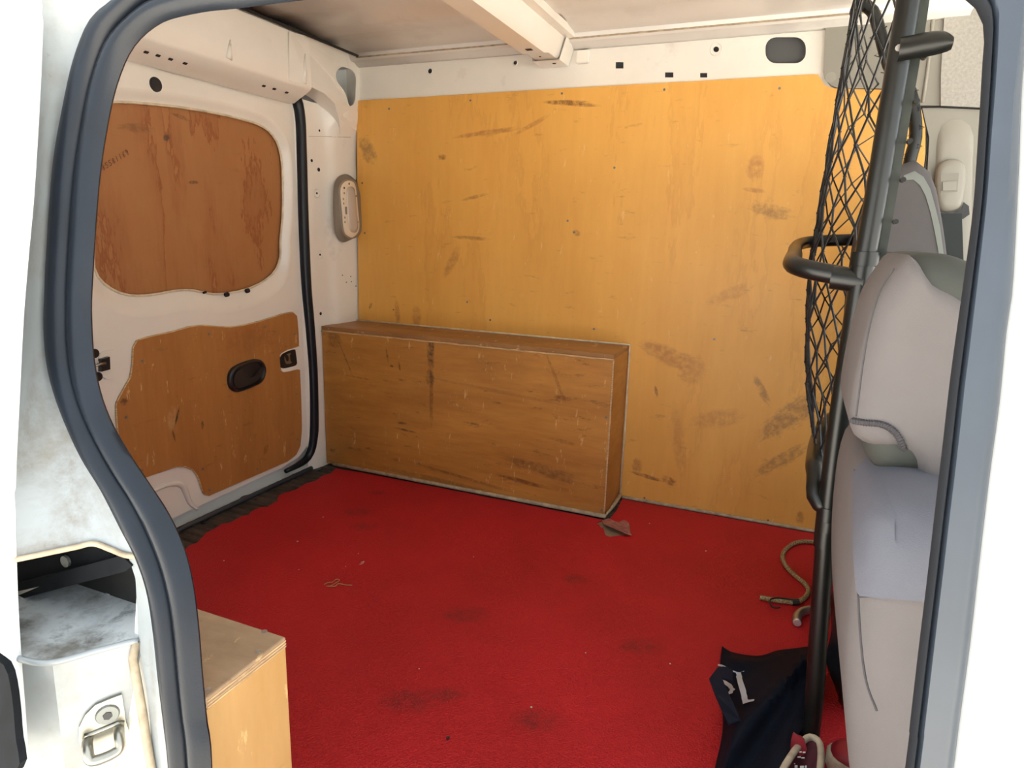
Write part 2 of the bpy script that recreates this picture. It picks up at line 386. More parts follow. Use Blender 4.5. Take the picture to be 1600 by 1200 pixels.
M['headliner'] = plain('speckled_headliner', (.38, .36, .325), .95, var=.14, vscale=160, bmp=.5, bscale=350)
M['belt'] = plain('black_webbing', (.012, .018, .018), .6, bmp=.3, bscale=800)
M['lamp_base'] = plain('taupe_lamp_housing', (.27, .225, .175), .45)
M['lamp_lens'] = plain('cream_lamp_frame', (.78, .66, .50), .35)
M['lamp_diff'] = plain('frosted_lamp_lens', (.55, .48, .40), .25, coat=.4)
M['steel'] = plain('zinc_steel', (.34, .325, .28), .32, metal=1.0, var=.15, vscale=40, dirt=[(30, .55, .7, (.25, .17, .09), .6)])
M['alu'] = plain('brushed_silver', (.52, .51, .49), .34, metal=.9, var=.08, vscale=30)
M['screw'] = plain('dull_screw_head', (.20, .21, .20), .45, metal=.6)
M['bag'] = plain('black_bag_cloth', (.007, .009, .017), .7, var=.2, vscale=20, bmp=.3, bscale=500, spec=.1)
M['bag_strap'] = plain('navy_bag_strap', (.009, .011, .022), .7, bmp=.4, bscale=400, spec=.15)
M['print'] = plain('silver_grey_print', (.50, .53, .58), .5)
M['shoe_red'] = plain('red_shoe_leather', (.26, .012, .022), .45, var=.25, vscale=20, dirt=[(20, .6, .75, (.06, .02, .02), .6)])
M['shoe_dark'] = plain('dark_red_shoe_lining', (.10, .018, .026), .8, var=.2, vscale=40)
M['cream'] = plain('grubby_cream_rubber', (.56, .48, .36), .65, var=.2, vscale=40, dirt=[(25, .5, .7, (.2, .13, .08), .6)])
M['white_print'] = plain('white_print', (.75, .70, .66), .6)
M['ink'] = plain('faded_pencil_ink', (.13, .065, .05), .8)
M['floor_metal'] = plain('grimy_ribbed_floor', (.062, .045, .033), .75, var=.4, vscale=14, dirt=[(18, .5, .75, (.13, .10, .075), .6)], bmp=.3, bscale=120)
M['ground'] = plain('pale_concrete', (.53, .505, .465), .9, var=.1, vscale=2, bmp=.3, bscale=60)
M['crumb'] = plain('pale_crumb', (.62, .52, .40), .8)
M['straw'] = plain('straw_thread', (.42, .26, .10), .7)
M['glass_black'] = plain('black_recess_metal', (.02, .018, .016), .5, var=.3, vscale=30)
def red_mat():
    m, nt, b = new_mat('red_rubber_mat')
    P = pos_scaled(nt, (1, 1, 1))
    big = noise(nt, P, 2.4, 6, .6); c = mixc(nt, ramp(nt, big, [(.35, g4(0)), (.7, g4(1))]), (.40, .0085, .012), (.54, .013, .020))
    for u, v, r in ((560, 800, .05), (728, 960, .06), (570, 822, .05), (640, 1095, .06), (700, 1085, .04), (590, 770, .03), (900, 905, .04), (1000, 1010, .05), (840, 1125, .05)):
        jn = noise(nt, P, 38, 6, .7)
        c = stain(nt, c, tuple(on(u, v, 'Z', 0)), .4, (r, r*.6), (.14, .012, .012), .6, jn, 1.2, .6, 'Z')
    sp = noise(nt, P, 95, 4, .6); c = mixc(nt, math_n(nt, 'MULTIPLY', ramp(nt, sp, [(.68, g4(0)), (.78, g4(1))]), .35), c, (.45, .10, .08))
    nt.links.new(c, b.inputs['Base Color']); b.inputs['Roughness'].default_value = .62; b.inputs['Specular IOR Level'].default_value = .35
    v = nd(nt, 'ShaderNodeTexVoronoi'); v.inputs['Scale'].default_value = 330; nt.links.new(P, v.inputs['Vector'])
    bump(nt, b, math_n(nt, 'ADD', v.outputs['Distance'], math_n(nt, 'MULTIPLY', noise(nt, P, 14, 3), .4)),   .6, .0022)
    return m
M['mat'] = red_mat()
def braid():
    m, nt, b = new_mat('speckled_tan_braid')
    P = pos_scaled(nt, (1, 1, 1)); v = nd(nt, 'ShaderNodeTexVoronoi'); v.inputs['Scale'].default_value = 300; nt.links.new(P, v.inputs['Vector'])
    w = nd(nt, 'ShaderNodeTexWave'); w.inputs['Scale'].default_value = 130; w.inputs['Distortion'].default_value = 3; nt.links.new(P, w.inputs['Vector'])
    c = ramp(nt, v.outputs['Distance'], [(.1, (.42, .27, .06, 1)), (.4, (.30, .17, .03, 1)), (.6, (.5, .42, .26, 1))])
    c = mixc(nt, ramp(nt, w.outputs['Fac'], [(.35, g4(0)), (.6, g4(.65))]), c, (.10, .055, .012))
    nt.links.new(c, b.inputs['Base Color']); b.inputs['Roughness'].default_value = .8; bump(nt, b, v.outputs['Distance'], .6, .001); return m
M['braid'] = braid()

# ================================================================== THE SETTING
gnd = MB().box((-30, -30, -.60), (30, 30, -.55)).build('ground', M['ground'])
tag(gnd, 'pale concrete ground outside under the van', 'ground', kind='structure')

# ---- floor: ribbed sheet metal, ribs run along the van
FZ = -.004
ys = []; y = -1.47
while y < 0.06:
    ys += [(y, FZ), (y+.014, FZ), (y+.018, FZ-.006), (y+.026, FZ-.006)]; y += .030
mb = MB()
mb.grid([[(-.985, a, b) for a, b in ys], [1.45, ][0:0] or [(1.45, a, b) for a, b in ys], [(1.45, a, -.06) for a, b in ys], [(-.985, a, -.06) for a, b in ys], [(-.985, a, b) for a, b in ys]])
floor = mb.build('floor', M['floor_metal']); tag(floor, 'grimy ribbed metal load floor at the rear sill', 'floor', kind='structure')
for u, v, r in ((388, 778, .021), (428, 758, .010), (321, 813, .011), (461, 742, .009), (494, 732, .018)):
    c = on(u, v, 'Z', FZ+.001)
    o = MB().disc((c.x, c.y, FZ-.007), (0, 0, 1), r*1.0, .0085, 24, r*.9).build('drain_plug', M['black'], floor)
    MB().tube([(c.x+r*math.cos(a*math.pi/12), c.y+r*math.sin(a*math.pi/12), FZ+.001) for a in range(24)], .0016, 6, closed=True).build('plug_rim', M['floor_metal'], o, True)

# ---- far side wall: outer skin, upper rail with its holes
skin = MB().box((-1.0, .072, -.06), (1.45, .08, 1.30)).build('wall_left', M['paint'])
tag(skin, 'white painted steel side wall of the van above the plywood', 'wall', kind='structure')
def slot_px(pts, Y): return [on(u, v, 'Y', Y) for u, v in pts]
def round_rect_px(u0, v0, u1, v1, r, n=6, skew=0):
    out = []
    for cx, cy, a0 in ((u1-r, v0+r, -90), (u1-r, v1-r, 0), (u0+r, v1-r, 90), (u0+r, v0+r, 180)):
        for k in range(n+1):
            a = D(a0+90*k/n); out.append((cx+r*math.cos(a), cy+r*math.sin(a)+skew*((cx-u0)/(u1-u0))))
    return out
RY = .009
def circ_px(u, v, r, n=14): return [(u+r*math.cos(2*math.pi*k/n), v+r*math.sin(2*math.pi*k/n)) for k in range(n)]
holes_px = [round_rect_px(1196, 58, 1259, 99, 17), circ_px(1119, 77, 4.5), circ_px(672, 111, 3.6), circ_px(805, 98, 3.0),
            [(962, 97), (974, 97), (974, 107), (962, 107)], [(1039, 113), (1052, 113), (1052, 121), (1039, 121)], [(1094, 114), (1105, 114), (1105, 121), (1094, 121)]]
outer = [(-.935, RY, 1.06), (.46, RY, 1.06), (.46, RY, 1.250), (-.935, RY, 1.250)]
rail = MB().plate(outer, [slot_px(h, RY) for h in holes_px], (0, .002, 0)).build('side_rail', M['paint'], skin)
MB().box((-.93, .030, 1.03), (.46, .034, 1.262)).build('cavity_shade_sheet', plain('cavity_shade_grey', (.10, .10, .10), .7), skin)  # added dark sheet that paints in the shade behind the rail holes
MB().box((-.93, .010, 1.250), (.46, .075, 1.256)).build('cavity_cap', M['paint'], skin)
# pressed rings round the bolt holes
for u, v, r in ((1119, 77, .014), (672, 111, .008), (805, 98, .007)):
    c = on(u, v, 'Y', RY)
    MB().tube([(c.x+r*math.cos(a*math.pi/12), RY-.0002, c.z+r*math.sin(a*math.pi/12)) for a in range(24)], .0016, 6, closed=True).build('pressed_ring', M['paint'], skin, True)

# ---- roof: one skin run along the van, with swages
prof = [(.012, 1.248), (-.004, 1.250), (-.018, 1.256), (-.040, 1.257), (-.046, 1.262), (-.050, 1.275), (-.10, 1.280), (-.13, 1.286), (-.17, 1.286), (-.20, 1.281), (-.27, 1.283),
        (-.30, 1.290), (-.36, 1.290), (-.39, 1.285), (-.52, 1.288), (-.55, 1.294), (-.72, 1.295), (-.90, 1.294), (-.93, 1.287), (-1.10, 1.285), (-1.25, 1.275), (-1.31, 1.262), (-1.335, 1.240)]
ceil = MB().grid([[(x, a, b) for a, b in prof] for x in (-.99, -.6, -.2, .2, .70)]).build('ceiling', M['paint_roof'], None, True, 30)
tag(ceil, 'pale pressed steel roof skin over the load space', 'ceiling', kind='structure')
mdc = ceil.modifiers.new('thickness', 'SOLIDIFY'); mdc.thickness = .004; mdc.offset = 1
cabroof = MB().box((.70, -1.34, 1.262), (1.15, .06, 1.30)).build('cab_headlining', M['headliner'], ceil)
# dark sealed joint along the roof edge and over the rear header
MB().tube([(-.875+i*.1, -.047, 1.2635) for i in range(15)], .0022, 6).build('roof_seam', M['seam'], ceil, True)
MB().tube([(-.868, -.05-.1*i, 1.2665) for i in range(13)], .004, 6).build('roof_seam', M['dark_hole'], ceil, True)
# roof bow
bx0, bx1 = -.292, -.222
secs = []
for Y in (-.0, -.06, -.13, -.16, -.25, -.4, -.6, -.8, -1.0, -1.2, -1.3):
    zb = 1.212 if Y > -.145 else 1.205
    zb += max(0, -(Y+1.1))*.12
    secs.append([(bx0-.018, Y, 1.283), (bx0-.012, Y, 1.268), (bx0, Y, zb+.006), (bx0+.006, Y, zb), (bx1-.006, Y, zb), (bx1, Y, zb+.007), (bx1+.014, Y, 1.262), (bx1+.034, Y, 1.266), (bx1+.036, Y, 1.283)])
bow = MB().grid(secs).build('roof_bow', M['paint'], ceil, True, 40)
br = MB().grid([[(bx0-.003, Y, 1.245-.0), (bx0-.003, Y, 1.2085), (bx1+.003, Y, 1.2085), (bx1+.020, Y, 1.262)] for Y in (.006, -.03, -.072)]); br.build('bow_bracket', M['paint'], bow, True, 40)
MB().box((bx1+.026, -.004, 1.212), (bx1+.062, .008, 1.246), .004).build('bracket_tab', M['paint'], bow)
MB().box((bx0+.030, -.205, 1.2042), (bx0+.046, -.19, 1.2056)).build('slot', M['dark_hole'], bow)
MB().disc((bx1-.024, -.035, 1.2078), (0, 0, 1), .005, .001).build('slot', M['dark_hole'], bow)
MB().disc((bx0+.03, -.10, 1.2112), (0, 0, 1), .003, .001).build('slot', M['dark_hole'], bow)

# ---- rear frame: header beam, corner pillar with its gusset
HX = -.872
rear = MB()
hp = [(-.955, 1.10), (-.935, 1.100), (HX-.006, 1.130), (HX, 1.138), (HX-.002, 1.20), (HX-.004, 1.262), (HX-.014, 1.272), (-.985, 1.275)]
rear.grid([[(a, Y, b) for a, b in hp] for Y in (-1.34, -1.0, -.7, -.5, -.3, -.26)])
wr = rear.build('wall_rear', M['paint'], None, True, 40); tag(wr, 'white painted rear header beam and corner pillar framing the back door', 'wall', kind='structure')
MB().box((-1.012, -1.46, -.06), (-1.0, .08, 1.33)).build('outer_skin', M['paint_ext'], wr)
MB().box((-1.0, -1.40, 1.315), (1.15, .08, 1.33)).build('outer_skin', M['paint_ext'], ceil)
# two pressed flutes on the header and small slots under it
for u, v0, v1 in ((357, 62, 92), (474, 84, 130)):
    a = on(u+3, v0, 'X', HX); b = on(u, v1, 'X', HX)
    MB().tube([a, a.lerp(b, .5), b], .01, 10, rads=[.001, .005, .009]).build('pressed_flute', M['paint'], wr, True)
for u, v in ((228, 76), (246, 75), (266, 85), (288, 82), (412, 130), (428, 128), (447, 124)):
    p = on(u, v, 'X', -.905); z = 1.130+(-.905-(HX-.006))/(-.935-(HX-.006))*(-.030)
    MB().frame_box(Vector((-.905, p.y, z-.0012)), Vector((1, 0, .47)).normalized(), Vector((0, 1, 0)), Vector((-.47, 0, 1)).normalized(), .006, .009, .002).build('slot', M['dark_hole'], wr)
# pillar, lofted by height
cols = [-.235, -.222, -.205, -.175, -.135, -.112, -.100, -.086, -.05, -.012, .012]
xb = [-.962, -.955, -.948, -.947, -.945, -.940, -.934, -.931, -.930, -.928, -.927]
def pil_base(Y):
    if Y <= cols[0]: return xb[0]
    for (y0, x0), (y1, x1) in zip(zip(cols, xb), zip(cols[1:], xb[1:])):
        if y0 <= Y <= y1: return x0+(x1-x0)*(Y-y0)/(y1-y0)
    return xb[-1]
def sst(t): t = min(1, max(0, t)); return t*t*(3-2*t)
def pil_x(Y, z, flare=True):
    b = pil_base(Y); want = HX-.125*max(0, Y+.28)
    k = max(min(1, max(0, (Y+.135)/.05)), sst((z-1.112)/.015)) if flare else 0
    return b+(want-b)*sst((z-1.0)/.11)*k
rows = []
for z in (-.004, .06, .2, .46, .7, .85, .95, 1.0, 1.03, 1.06, 1.085, 1.10, 1.12):
    rows.append([(pil_x(Y, min(z, 1.105))-.0005, Y, z) for Y in cols])
pil = MB().grid(rows).build('corner_pillar', M['paint'], wr, True, 60)
gp = [(452, 49), (500, 62), (566, 84), (568, 120), (563, 157), (557, 205), (532, 210), (530, 185), (523, 162), (507, 146), (483, 134), (452, 126)]
hole = zz(440, 60, 5, [(420, 300), (425, 260), (445, 232), (475, 220), (510, 228), (545, 245), (570, 275), (580, 310), (578, 400), (575, 470), (562, 515), (540, 532), (520, 520), (508, 470), (480, 405), (435, 345)])
def gx(u, v):
    X = HX
    for _ in range(8):
        p = on(u, v, 'X', X)
        k = sst((p.z-1.0)/.11); b_ = pil_base(p.y); X = b_+(HX-.125*max(0, p.y+.28)-b_)*k+.002
    return p
# fillet closing the gusset edge back to the pillar
fe_ = smooth_path([gx(*q) for q in gp[6:]], 30)
MB().grid([[p, p+Vector((-.004, .0, .0015)), Vector((pil_base(p.y)-.002, p.y, p.z))] for p in fe_]).build('gusset_fillet', M['paint'], wr, True)
gus = MB().plate([gx(*q) for q in gp], [[gx(*q) for q in hole]], (-.0025, 0, 0)).build('pillar_gusset', M['paint'], wr)
MB().tube(smooth_path([gx(*q)+Vector((.0005, 0, 0)) for q in hole], 60, True), .0018, 6, closed=True).build('hole_lip', M['paint'], gus, True)
pt = bvh(pil)
for u, v, r in ((499, 204, .0034), (487, 251, .0045), (498, 265, .0058), (495, 302, .0034), (500, 398, .0034), (548, 432, .0022), (501, 490, .005), (511, 706, .0028)):
    p = hit(pt, u, v, .0)
    if p: MB().disc(p-Vector((.002, 0, 0)), (1, 0, 0), r, .0026, 14).build('bolt_hole', M['dark_hole'], wr)
for u, v in ((495, 302), (500, 398)):
    p = hit(pt, u, v, .0)
    if p: MB().tube([p+Vector((0, .012*math.cos(a*math.pi/12), .012*math.sin(a*math.pi/12))) for a in range(24)], .0016, 6, closed=True).build('pressed_ring', M['paint'], wr, True)
sp = [hit(pt, u, 213+(u-480)*.02, .0002) for u in range(482, 552, 6)]
MB().tube([q for q in sp if q], .0007, 5).build('panel_joint', M['seam'], wr)
for u, v in ((535, 430), (549, 440), (556, 447), (541, 441)):
    p = hit(pt, u, v, 0)
    if p: MB().disc(p-Vector((.002, 0, 0)), (1, 0, 0), .0022, .003, 10).build('rivet', M['screw'], wr)

# ---- rear door
door = thing('door_1', 'white rear door with plywood panels over window and lower half', 'door', (-.985, -.55, 0), kind='structure')
DX = -.962
right_edge = [(440, 128), (453, 140), (460, 160), (463, 230), (468, 320), (473, 420), (478, 520), (483, 610), (485, 670), (480, 697), (466, 715), (440, 731), (360, 768), (300, 796), (240, 824)]
re_ = [on(u, v, 'X', DX) for u, v in right_edge]
win_px = Z1([(460, 428), (700, 444), (880, 472), (1000, 499), (1085, 528), (1138, 578), (1163, 650), (1170, 760), (1169, 900), (1160, 1000)])+Z4([(1160, 5), (1135, 65), (1080, 110), (1000, 142), (900, 157), (845, 150), (790, 140), (730, 141), (640, 157), (560, 163), (490, 150), (430, 115), (395, 70)])+[(144, 400), (150, 300), (156, 220), (162, 175)]
def offs(pts, cen, k):
    out = []; n = len(pts)
    for i, p in enumerate(pts):
        t = (pts[(i+1) % n]-pts[i-1]).normalized(); nn = Vector((0, t.z, -t.y))
        if nn.dot(p-cen) < 0: nn = -nn
        out.append(p+nn*k)
    return out
win3 = smooth_path([on(u, v, 'X', -.980) for u, v in win_px], 90, True)
cen = sum(win3, Vector())/len(win3)
win_flat = [Vector((DX, p.y, p.z)) for p in win3]
ring_o = offs(win_flat, cen, .030)
# the pressed hollow under the window is deeper
ring_o = [p+Vector((0, 0, -.020 if p.z < .66 else 0)) for p in ring_o]
dy0 = -.905
outer = [Vector((DX, dy0, 1.105))]+re_+[Vector((DX, dy0, .015))]
cut = smooth_path([on(u, v, 'X', DX) for u, v in Z4([(1172, 404), (1200, 390), (1236, 385), (1240, 440), (1236, 468), (1175, 472), (1170, 440)])], 24, True)
dskin = MB().plate(outer, [ring_o], (-.004, 0, 0)).build('door_skin', M['paint'], door)
mb = MB(); ringrows = []
for k in range(9):
    t = k/8; r = []
    for a, b in zip(ring_o, win3):
        q = a.lerp(b, t); q.x = DX+(-.976-DX)*(t*t*(3-2*t)); r.append(q)
    ringrows.append(r)
mb.grid(ringrows, True); mb.build('window_return', M['paint'], door, True)
MB().plate([p+Vector((-.002, 0, 0)) for p in offs(win3, cen, .006)], [], (-.008, 0, 0)).build('window_plywood', M['ply_door_window'], door)
MB().tube(offs([Vector((-.9745, p.y, p.z)) for p in win3], cen, .001), .003, 6, closed=True).build('window_bead', M['bead'], door, True)
low_px = Z4([(1080, 275), (1180, 243), (1222, 236), (1238, 250), (1244, 320), (1246, 375), (1205, 390), (1174, 404), (1166, 430), (1170, 478), (1210, 478), (1250, 474), (1255, 600), (1258, 720), (1252, 790), (1235, 828), (1200, 855), (1000, 942), (872, 998), (850, 990), (838, 950), (828, 918), (806, 890), (775, 876), (735, 877), (660, 903), (560, 940), (520, 850), (498, 760), (490, 680), (488, 612), (520, 555), (548, 505), (556, 450), (558, 385), (575, 352), (640, 335), (720, 318), (790, 297), (845, 291), (905, 296), (960, 299), (1010, 292)])
low3 = [on(u, v, 'X', DX+.006) for u, v in low_px]
lowp = MB().plate(low3, [], (-.006, 0, 0)).build('lower_plywood', M['ply_door'], door)
MB().tube(resample([p-Vector((.003, 0, 0)) for p in low3], 120, True), .0028, 6, closed=True).build('plywood_edge', M['ply_edge'], lowp, True)
for u, v in Z4([(870, 325), (1105, 295), (592, 437), (525, 672), (592, 893), (845, 887), (873, 975), (1072, 888), (1235, 575), (1228, 325), (1240, 765)]):
    p = on(u, v, 'X', DX+.006); MB().disc(p-Vector((.001, 0, 0)), (1, 0, 0), .0034, .0016, 12).build('screw', M['screw'], lowp)
# swollen pressing at the foot of the door
bul = smooth_path([on(u, v, 'X', DX) for u, v in ((243, 758), (285, 745), (312, 744), (330, 758), (340, 782), (362, 792), (375, 790), (300, 815), (262, 800))], 40, True)
MB().tube(smooth_path([on(u, v, 'X', DX) for u, v in zz(200, 680, 4.444, [(180, 390), (250, 350), (320, 335), (375, 350), (400, 400), (430, 470), (480, 515)])], 30), .007, 10, rads=[.004+.004*math.sin(math.pi*i/29) for i in range(30)]).build('pressed_rib', M['paint'], door, True)
# interior pull handle: oval black cup with a lever
hc = on(385.5, 587.5, 'X', DX+.008)
hpts = smooth_path([on(u, v, 'X', DX+.010) for u, v in zz(340, 530, 10, [(165, 640), (175, 540), (230, 450), (340, 385), (480, 335), (600, 310), (690, 340), (740, 420), (745, 520), (715, 620), (640, 700), (520, 755), (400, 800), (290, 825), (205, 780), (172, 710)])], 48, True)
hcen = sum(hpts, Vector())/48
hd = MB(); hr = []
for k, (sc, dx) in enumerate(((1.0, -.004), (1.0, .002), (.95, .006), (.86, .007), (.80, .002), (.78, -.0005), (.4, -.001), (.02, -.001))):
    hr.append([hcen+(p-hcen)*sc+Vector((dx, 0, 0)) for p in hpts])
hd.grid(hr, True); handle = hd.build('door_handle', M['black'], door, True, 50)
lev = smooth_path([on(u, v, 'X', DX+.014) for u, v in zz(340, 530, 10, [(255, 620), (290, 520), (380, 465), (405, 500), (400, 560), (450, 605), (540, 600), (620, 540), (690, 430), (712, 480), (690, 560), (620, 640), (500, 690), (400, 735), (300, 740), (262, 700)])], 40, True)
MB().plate(lev, [], (-.006, 0, 0)).build('lever', M['glass_black'], handle)
# latch in its white surround
lt = [on(u, v, 'X', DX+.0075) for u, v in zz(340, 530, 10, [(980, 250), (1010, 215), (1100, 165), (1210, 135), (1300, 110), (1310, 470), (1240, 470), (1130, 500), (1030, 515), (1000, 490)])]
surround = MB().plate(lt, [], (-.006, 0, 0)).build('latch_surround', M['paint'], door)
l2 = smooth_path([on(u, v, 'X', DX+.0085) for u, v in zz(340, 530, 10, [(990, 260), (1080, 195), (1200, 160), (1220, 200), (1240, 350), (1228, 405), (1120, 440), (1010, 455), (992, 400)])], 30, True)
latch = MB().plate(l2, [], (-.004, 0, 0)).build('latch', M['black'], door)
hk = [on(u, v, 'X', DX+.0095) for u, v in zz(340, 530, 10, [(1080, 235), (1145, 215), (1130, 260), (1140, 345), (1165, 360), (1130, 385), (1075, 390), (1050, 345), (1045, 270), (1060, 290), (1080, 345), (1110, 345), (1115, 300), (1105, 260)])]
MB().plate(hk, [], (-.002, 0, 0)).build('latch_hook', M['steel'], latch)
# round plug and small holes
p = on(243, 132, 'X', DX); MB().disc(p-Vector((.002, 0, 0)), (1, 0, 0), .0165, .004, 24, .0155).build('round_plug', M['black'], door)
for u, v in Z4([(947, 163), (1033, 147), (855, 154)]):
    p = on(u, v, 'X', -.964); MB().disc(p-Vector((.006, 0, 0)), (1, 0, .3), .006 if u < 400 and u > 340 else .003, .009, 14).build('bolt_hole', M['dark_hole'], door)
# centre catch at the split of the doors
pl = smooth_path([on(u, v, 'X', DX+.004) for u, v in Z4([(420, 405), (460, 392), (490, 400), (497, 450), (490, 500), (470, 515), (430, 505), (412, 460)])], 24, True)
MB().plate(pl, [], (-.006, 0, 0)).build('catch_plate', M['paint'], door)
c1 = [on(u, v, 'X', DX+.014) for u, v in Z4([(425, 430), (458, 420), (460, 472), (425, 482)])]
cb = MB().plate(c1, [], (-.012, 0, 0)).build('catch_block', M['black'], door)
MB().tube([on(u, v, 'X', DX+.016) for u, v in Z4([(385, 462), (420, 450), (440, 446)])], .003, 8).build('catch_pin', M['steel'], cb, True)
for u, v in Z4([(388, 405), (402, 502)]):
    p = on(u, v, 'X', DX+.006); MB().disc(p-Vector((.006, 0, 0)), (1, 0, 0), .010, .012, 14).build('buffer', M['black'], door)
# black weatherstrip down the hinge side, thin grey line along the sill
def path_x(px, X): return smooth_path([on(u, v, 'X', X) for u, v in px], 70)
sealp = path_x(Z1([(1215, 390), (1237, 420), (1250, 500), (1256, 650), (1263, 900), (1275, 1180)])+Z4([(1290, 300), (1303, 500), (1307, 700), (1303, 775), (1295, 815), (1275, 848), (1240, 872), (1190, 897)]), -.955)
MB().tube(sealp, .0165, 10, rads=[.0165 if i < 58 else .0165-.0009*(i-58) for i in range(70)]).build('weatherstrip', M['rubber'], door, True)
sillp = path_x([(486, 716), (470, 726), (400, 758), (330, 790), (272, 819), (235, 838)], -.952)
MB().tube([Vector((p.x, p.y, .006)) for p in sillp], .007, 8).build('sill_strip', M['rubber_b'], door, True)
# pencilled number on the window board
strokes = {'8': [[(.5, .5), (.15, .72), (.5, 1), (.85, .75), (.5, .5), (.1, .25), (.5, 0), (.9, .25), (.5, .5)]], '5': [[(.85, 1), (.25, 1), (.2, .55), (.6, .6), (.85, .3), (.5, 0), (.1, .1)]],
           '1': [[(.5, 1), (.5, 0)]], '6': [[(.7, 1), (.3, .6), (.2, .25), (.5, 0), (.8, .25), (.5, .5), (.22, .3)]], '9': [[(.75, .75), (.45, 1), (.2, .75), (.45, .5), (.75, .75), (.7, .3), (.5, 0)]], '3': [[(.2, .95), (.6, 1), (.75, .75), (.45, .55), (.8, .3), (.5, 0), (.15, .1)]]}
mk = MB()
X0 = -.9775
for i, ch in enumerate('85581169'):
    cu = 161.5+i*5.3; cv = 261.5-i*3.35
    for st in strokes[ch]:
        P = [on(cu+(a-.5)*4.4-(b-.5)*3.0, cv-(b-.5)*8.2-(a-.5)*2.2, 'X', X0) for a, b in st]
        mk.tube(P, .0007, 4, cap=False)
mk.build('pencil_number', M['ink'], door)
# the other back door, beyond the near jamb
d2 = thing('door_2', 'second white rear door hidden beyond the side jamb', 'door', (-.985, -1.1, 0), kind='structure')
MB().box((DX-.004, -1.36, .015), (DX, -.915, 1.105), .002).build('door_skin', M['paint'], d2)

# ---- near side of the body, round the sliding-door opening
near = thing('wall_right', 'white body side round the open sliding door', 'wall', (-.3, -1.46, 0), kind='structure')
so_px = [(190, 0), (161, 22), (144, 52), (127, 101), (112, 169), (99, 240), (92, 319), (84, 450), (82, 494), (84, 542), (92, 587), (109, 640), (135, 700), (165, 749), (195, 806), (221, 851), (240, 900), (251, 960), (259, 1031), (268, 1106), (277, 1200)]
si_px = [(476, 0), (375, 13), (319, 19), (262, 32), (232, 49), (210, 71), (195, 97), (180, 139), (169, 187), (157, 262), (150, 337), (143, 450), (142, 494), (146, 561), (157, 617), (176, 666), (202, 711), (232, 756), (262, 802), (285, 851), (300, 907), (309, 975), (315, 1050), (322, 1125), (330, 1200)]
bi_px = [(1532, 7), (1538, 37), (1536, 112), (1527, 262), (1521, 337), (1506, 450), (1487, 587), (1474, 700), (1463, 794), (1450, 907), (1435, 1031), (1422, 1144), (1416, 1200)]
bo_px = [(1596, 0), (1594, 131), (1589, 262), (1579, 450), (1570, 512), (1559, 625), (1544, 737), (1529, 862), (1514, 994), (1499, 1106), (1487, 1200)]
def sp_(x, z, off=0): return Vector((x, side_y(z, off), z))
so = [tp(*q) for q in so_px]; si = [tp(*q) for q in si_px]; bi = [tp(*q) for q in bi_px]; bo = [tp(*q) for q in bo_px]
# rear (left) run of the seal: outer edge goes on over the top, both go on down to the sill
top_o = [sp_(.02, 1.000), sp_(-.08, .998), sp_(-.16, .988)]
left_o = smooth_path([sp_(.30, .985), sp_(.15, .995)]+top_o+so+[sp_(-.035, .15), sp_(-.03, .02)], 150)
left_i = smooth_path([sp_(.30, .938), sp_(.15, .945)]+si+[sp_(.006, .15), sp_(.01, .02)], 150)
def band(o_edge, i_edge, prof, name, m, par):
    rows = []
    for a, b in zip(o_edge, i_edge): rows.append([a.lerp(b, s)+Vector((0, -h, 0)) for s, h in prof])
    mb = MB(); mb.grid(rows, True); n = len(prof)
    mb.f.append(tuple(range(n))); mb.f.append(tuple((len(rows)-1)*n+i for i in range(n))[::-1])
    return mb.build(name, m, par, True, 50)
seal = thing('door_seal', 'black rubber weatherstrip round the rear edge of the side opening', 'seal', (-.2, -1.46, .1))
band(left_o, left_i, [(0, -.004), (0, .003), (.06, .010), (.17, .0155), (.30, .0165), (.42, .014), (.50, .009), (.54, .002), (.54, -.004)], 'outer_bulb', M['rubber'], seal)
band(left_o, left_i, [(.54, -.003), (.55, .006), (.60, .0105), (.70, .012), (.82, .010), (.93, .005), (1.0, .0), (.97, -.0025), (.60, -.003)], 'inner_lip', M['rubber'], seal)
# front run on the B-pillar
bsi = smooth_path([sp_(.30, .938), sp_(.40, .932), sp_(.46, .918), sp_(.487, .900)]+bi[1:]+[sp_(.508, .2), sp_(.508, .02)], 110)
bso = smooth_path([sp_(.30, .985), sp_(.42, .975), sp_(.49, .955), sp_(.515, .92)]+bo[1:]+[sp_(.532, .2), sp_(.532, .02)], 110)
seal2 = thing('door_seal', 'grey rubber weatherstrip on the front pillar beside the seats', 'seal', (.52, -1.46, .1))
band(bso, bsi, [(0, -.004), (0, .004), (.10, .008), (.28, .010), (.45, .0085), (.60, .008), (.76, .0075), (.84, .004), (.86, -.004)], 'outer_bulb', M['rubber_b'], seal2)
band(bso, bsi, [(.86, -.003), (.86, .005), (.90, .0075), (.95, .0065), (1.0, .001), (1.0, -.003), (.88, -.003)], 'inner_lip', M['rubber_lip'], seal2)
# aperture flange behind the seals, header above, sill below
NY = 0.016
fl = MB()
outer_r = [sp_(-.99, 1.27, .03), sp_(.62, 1.27, .03), sp_(.62, -.05, .03), sp_(-.99, -.05, .03)]
def inner_loop(off):
    L = [a.lerp(b, .45) for a, b in zip(left_o, left_i)]; Rr = [a.lerp(b, .45) for a, b in zip(bso, bsi)]
    loop = L[::-1]+Rr[1:]
    return [Vector((p.x, p.y+off, p.z)) for p in loop[::2]]
slot_loop = [sp_(x, z, .004) for x, z in ((-.60, .36), (-.60, .492), (-.15, .492), (-.126, .478), (-.122, .36))]
fl.plate([Vector((p.x, side_y(p.z, .004), p.z)) for p in outer_r], [inner_loop(.004), slot_loop], (0, .003, 0))
fl.build('aperture_panel', M['paint'], near)
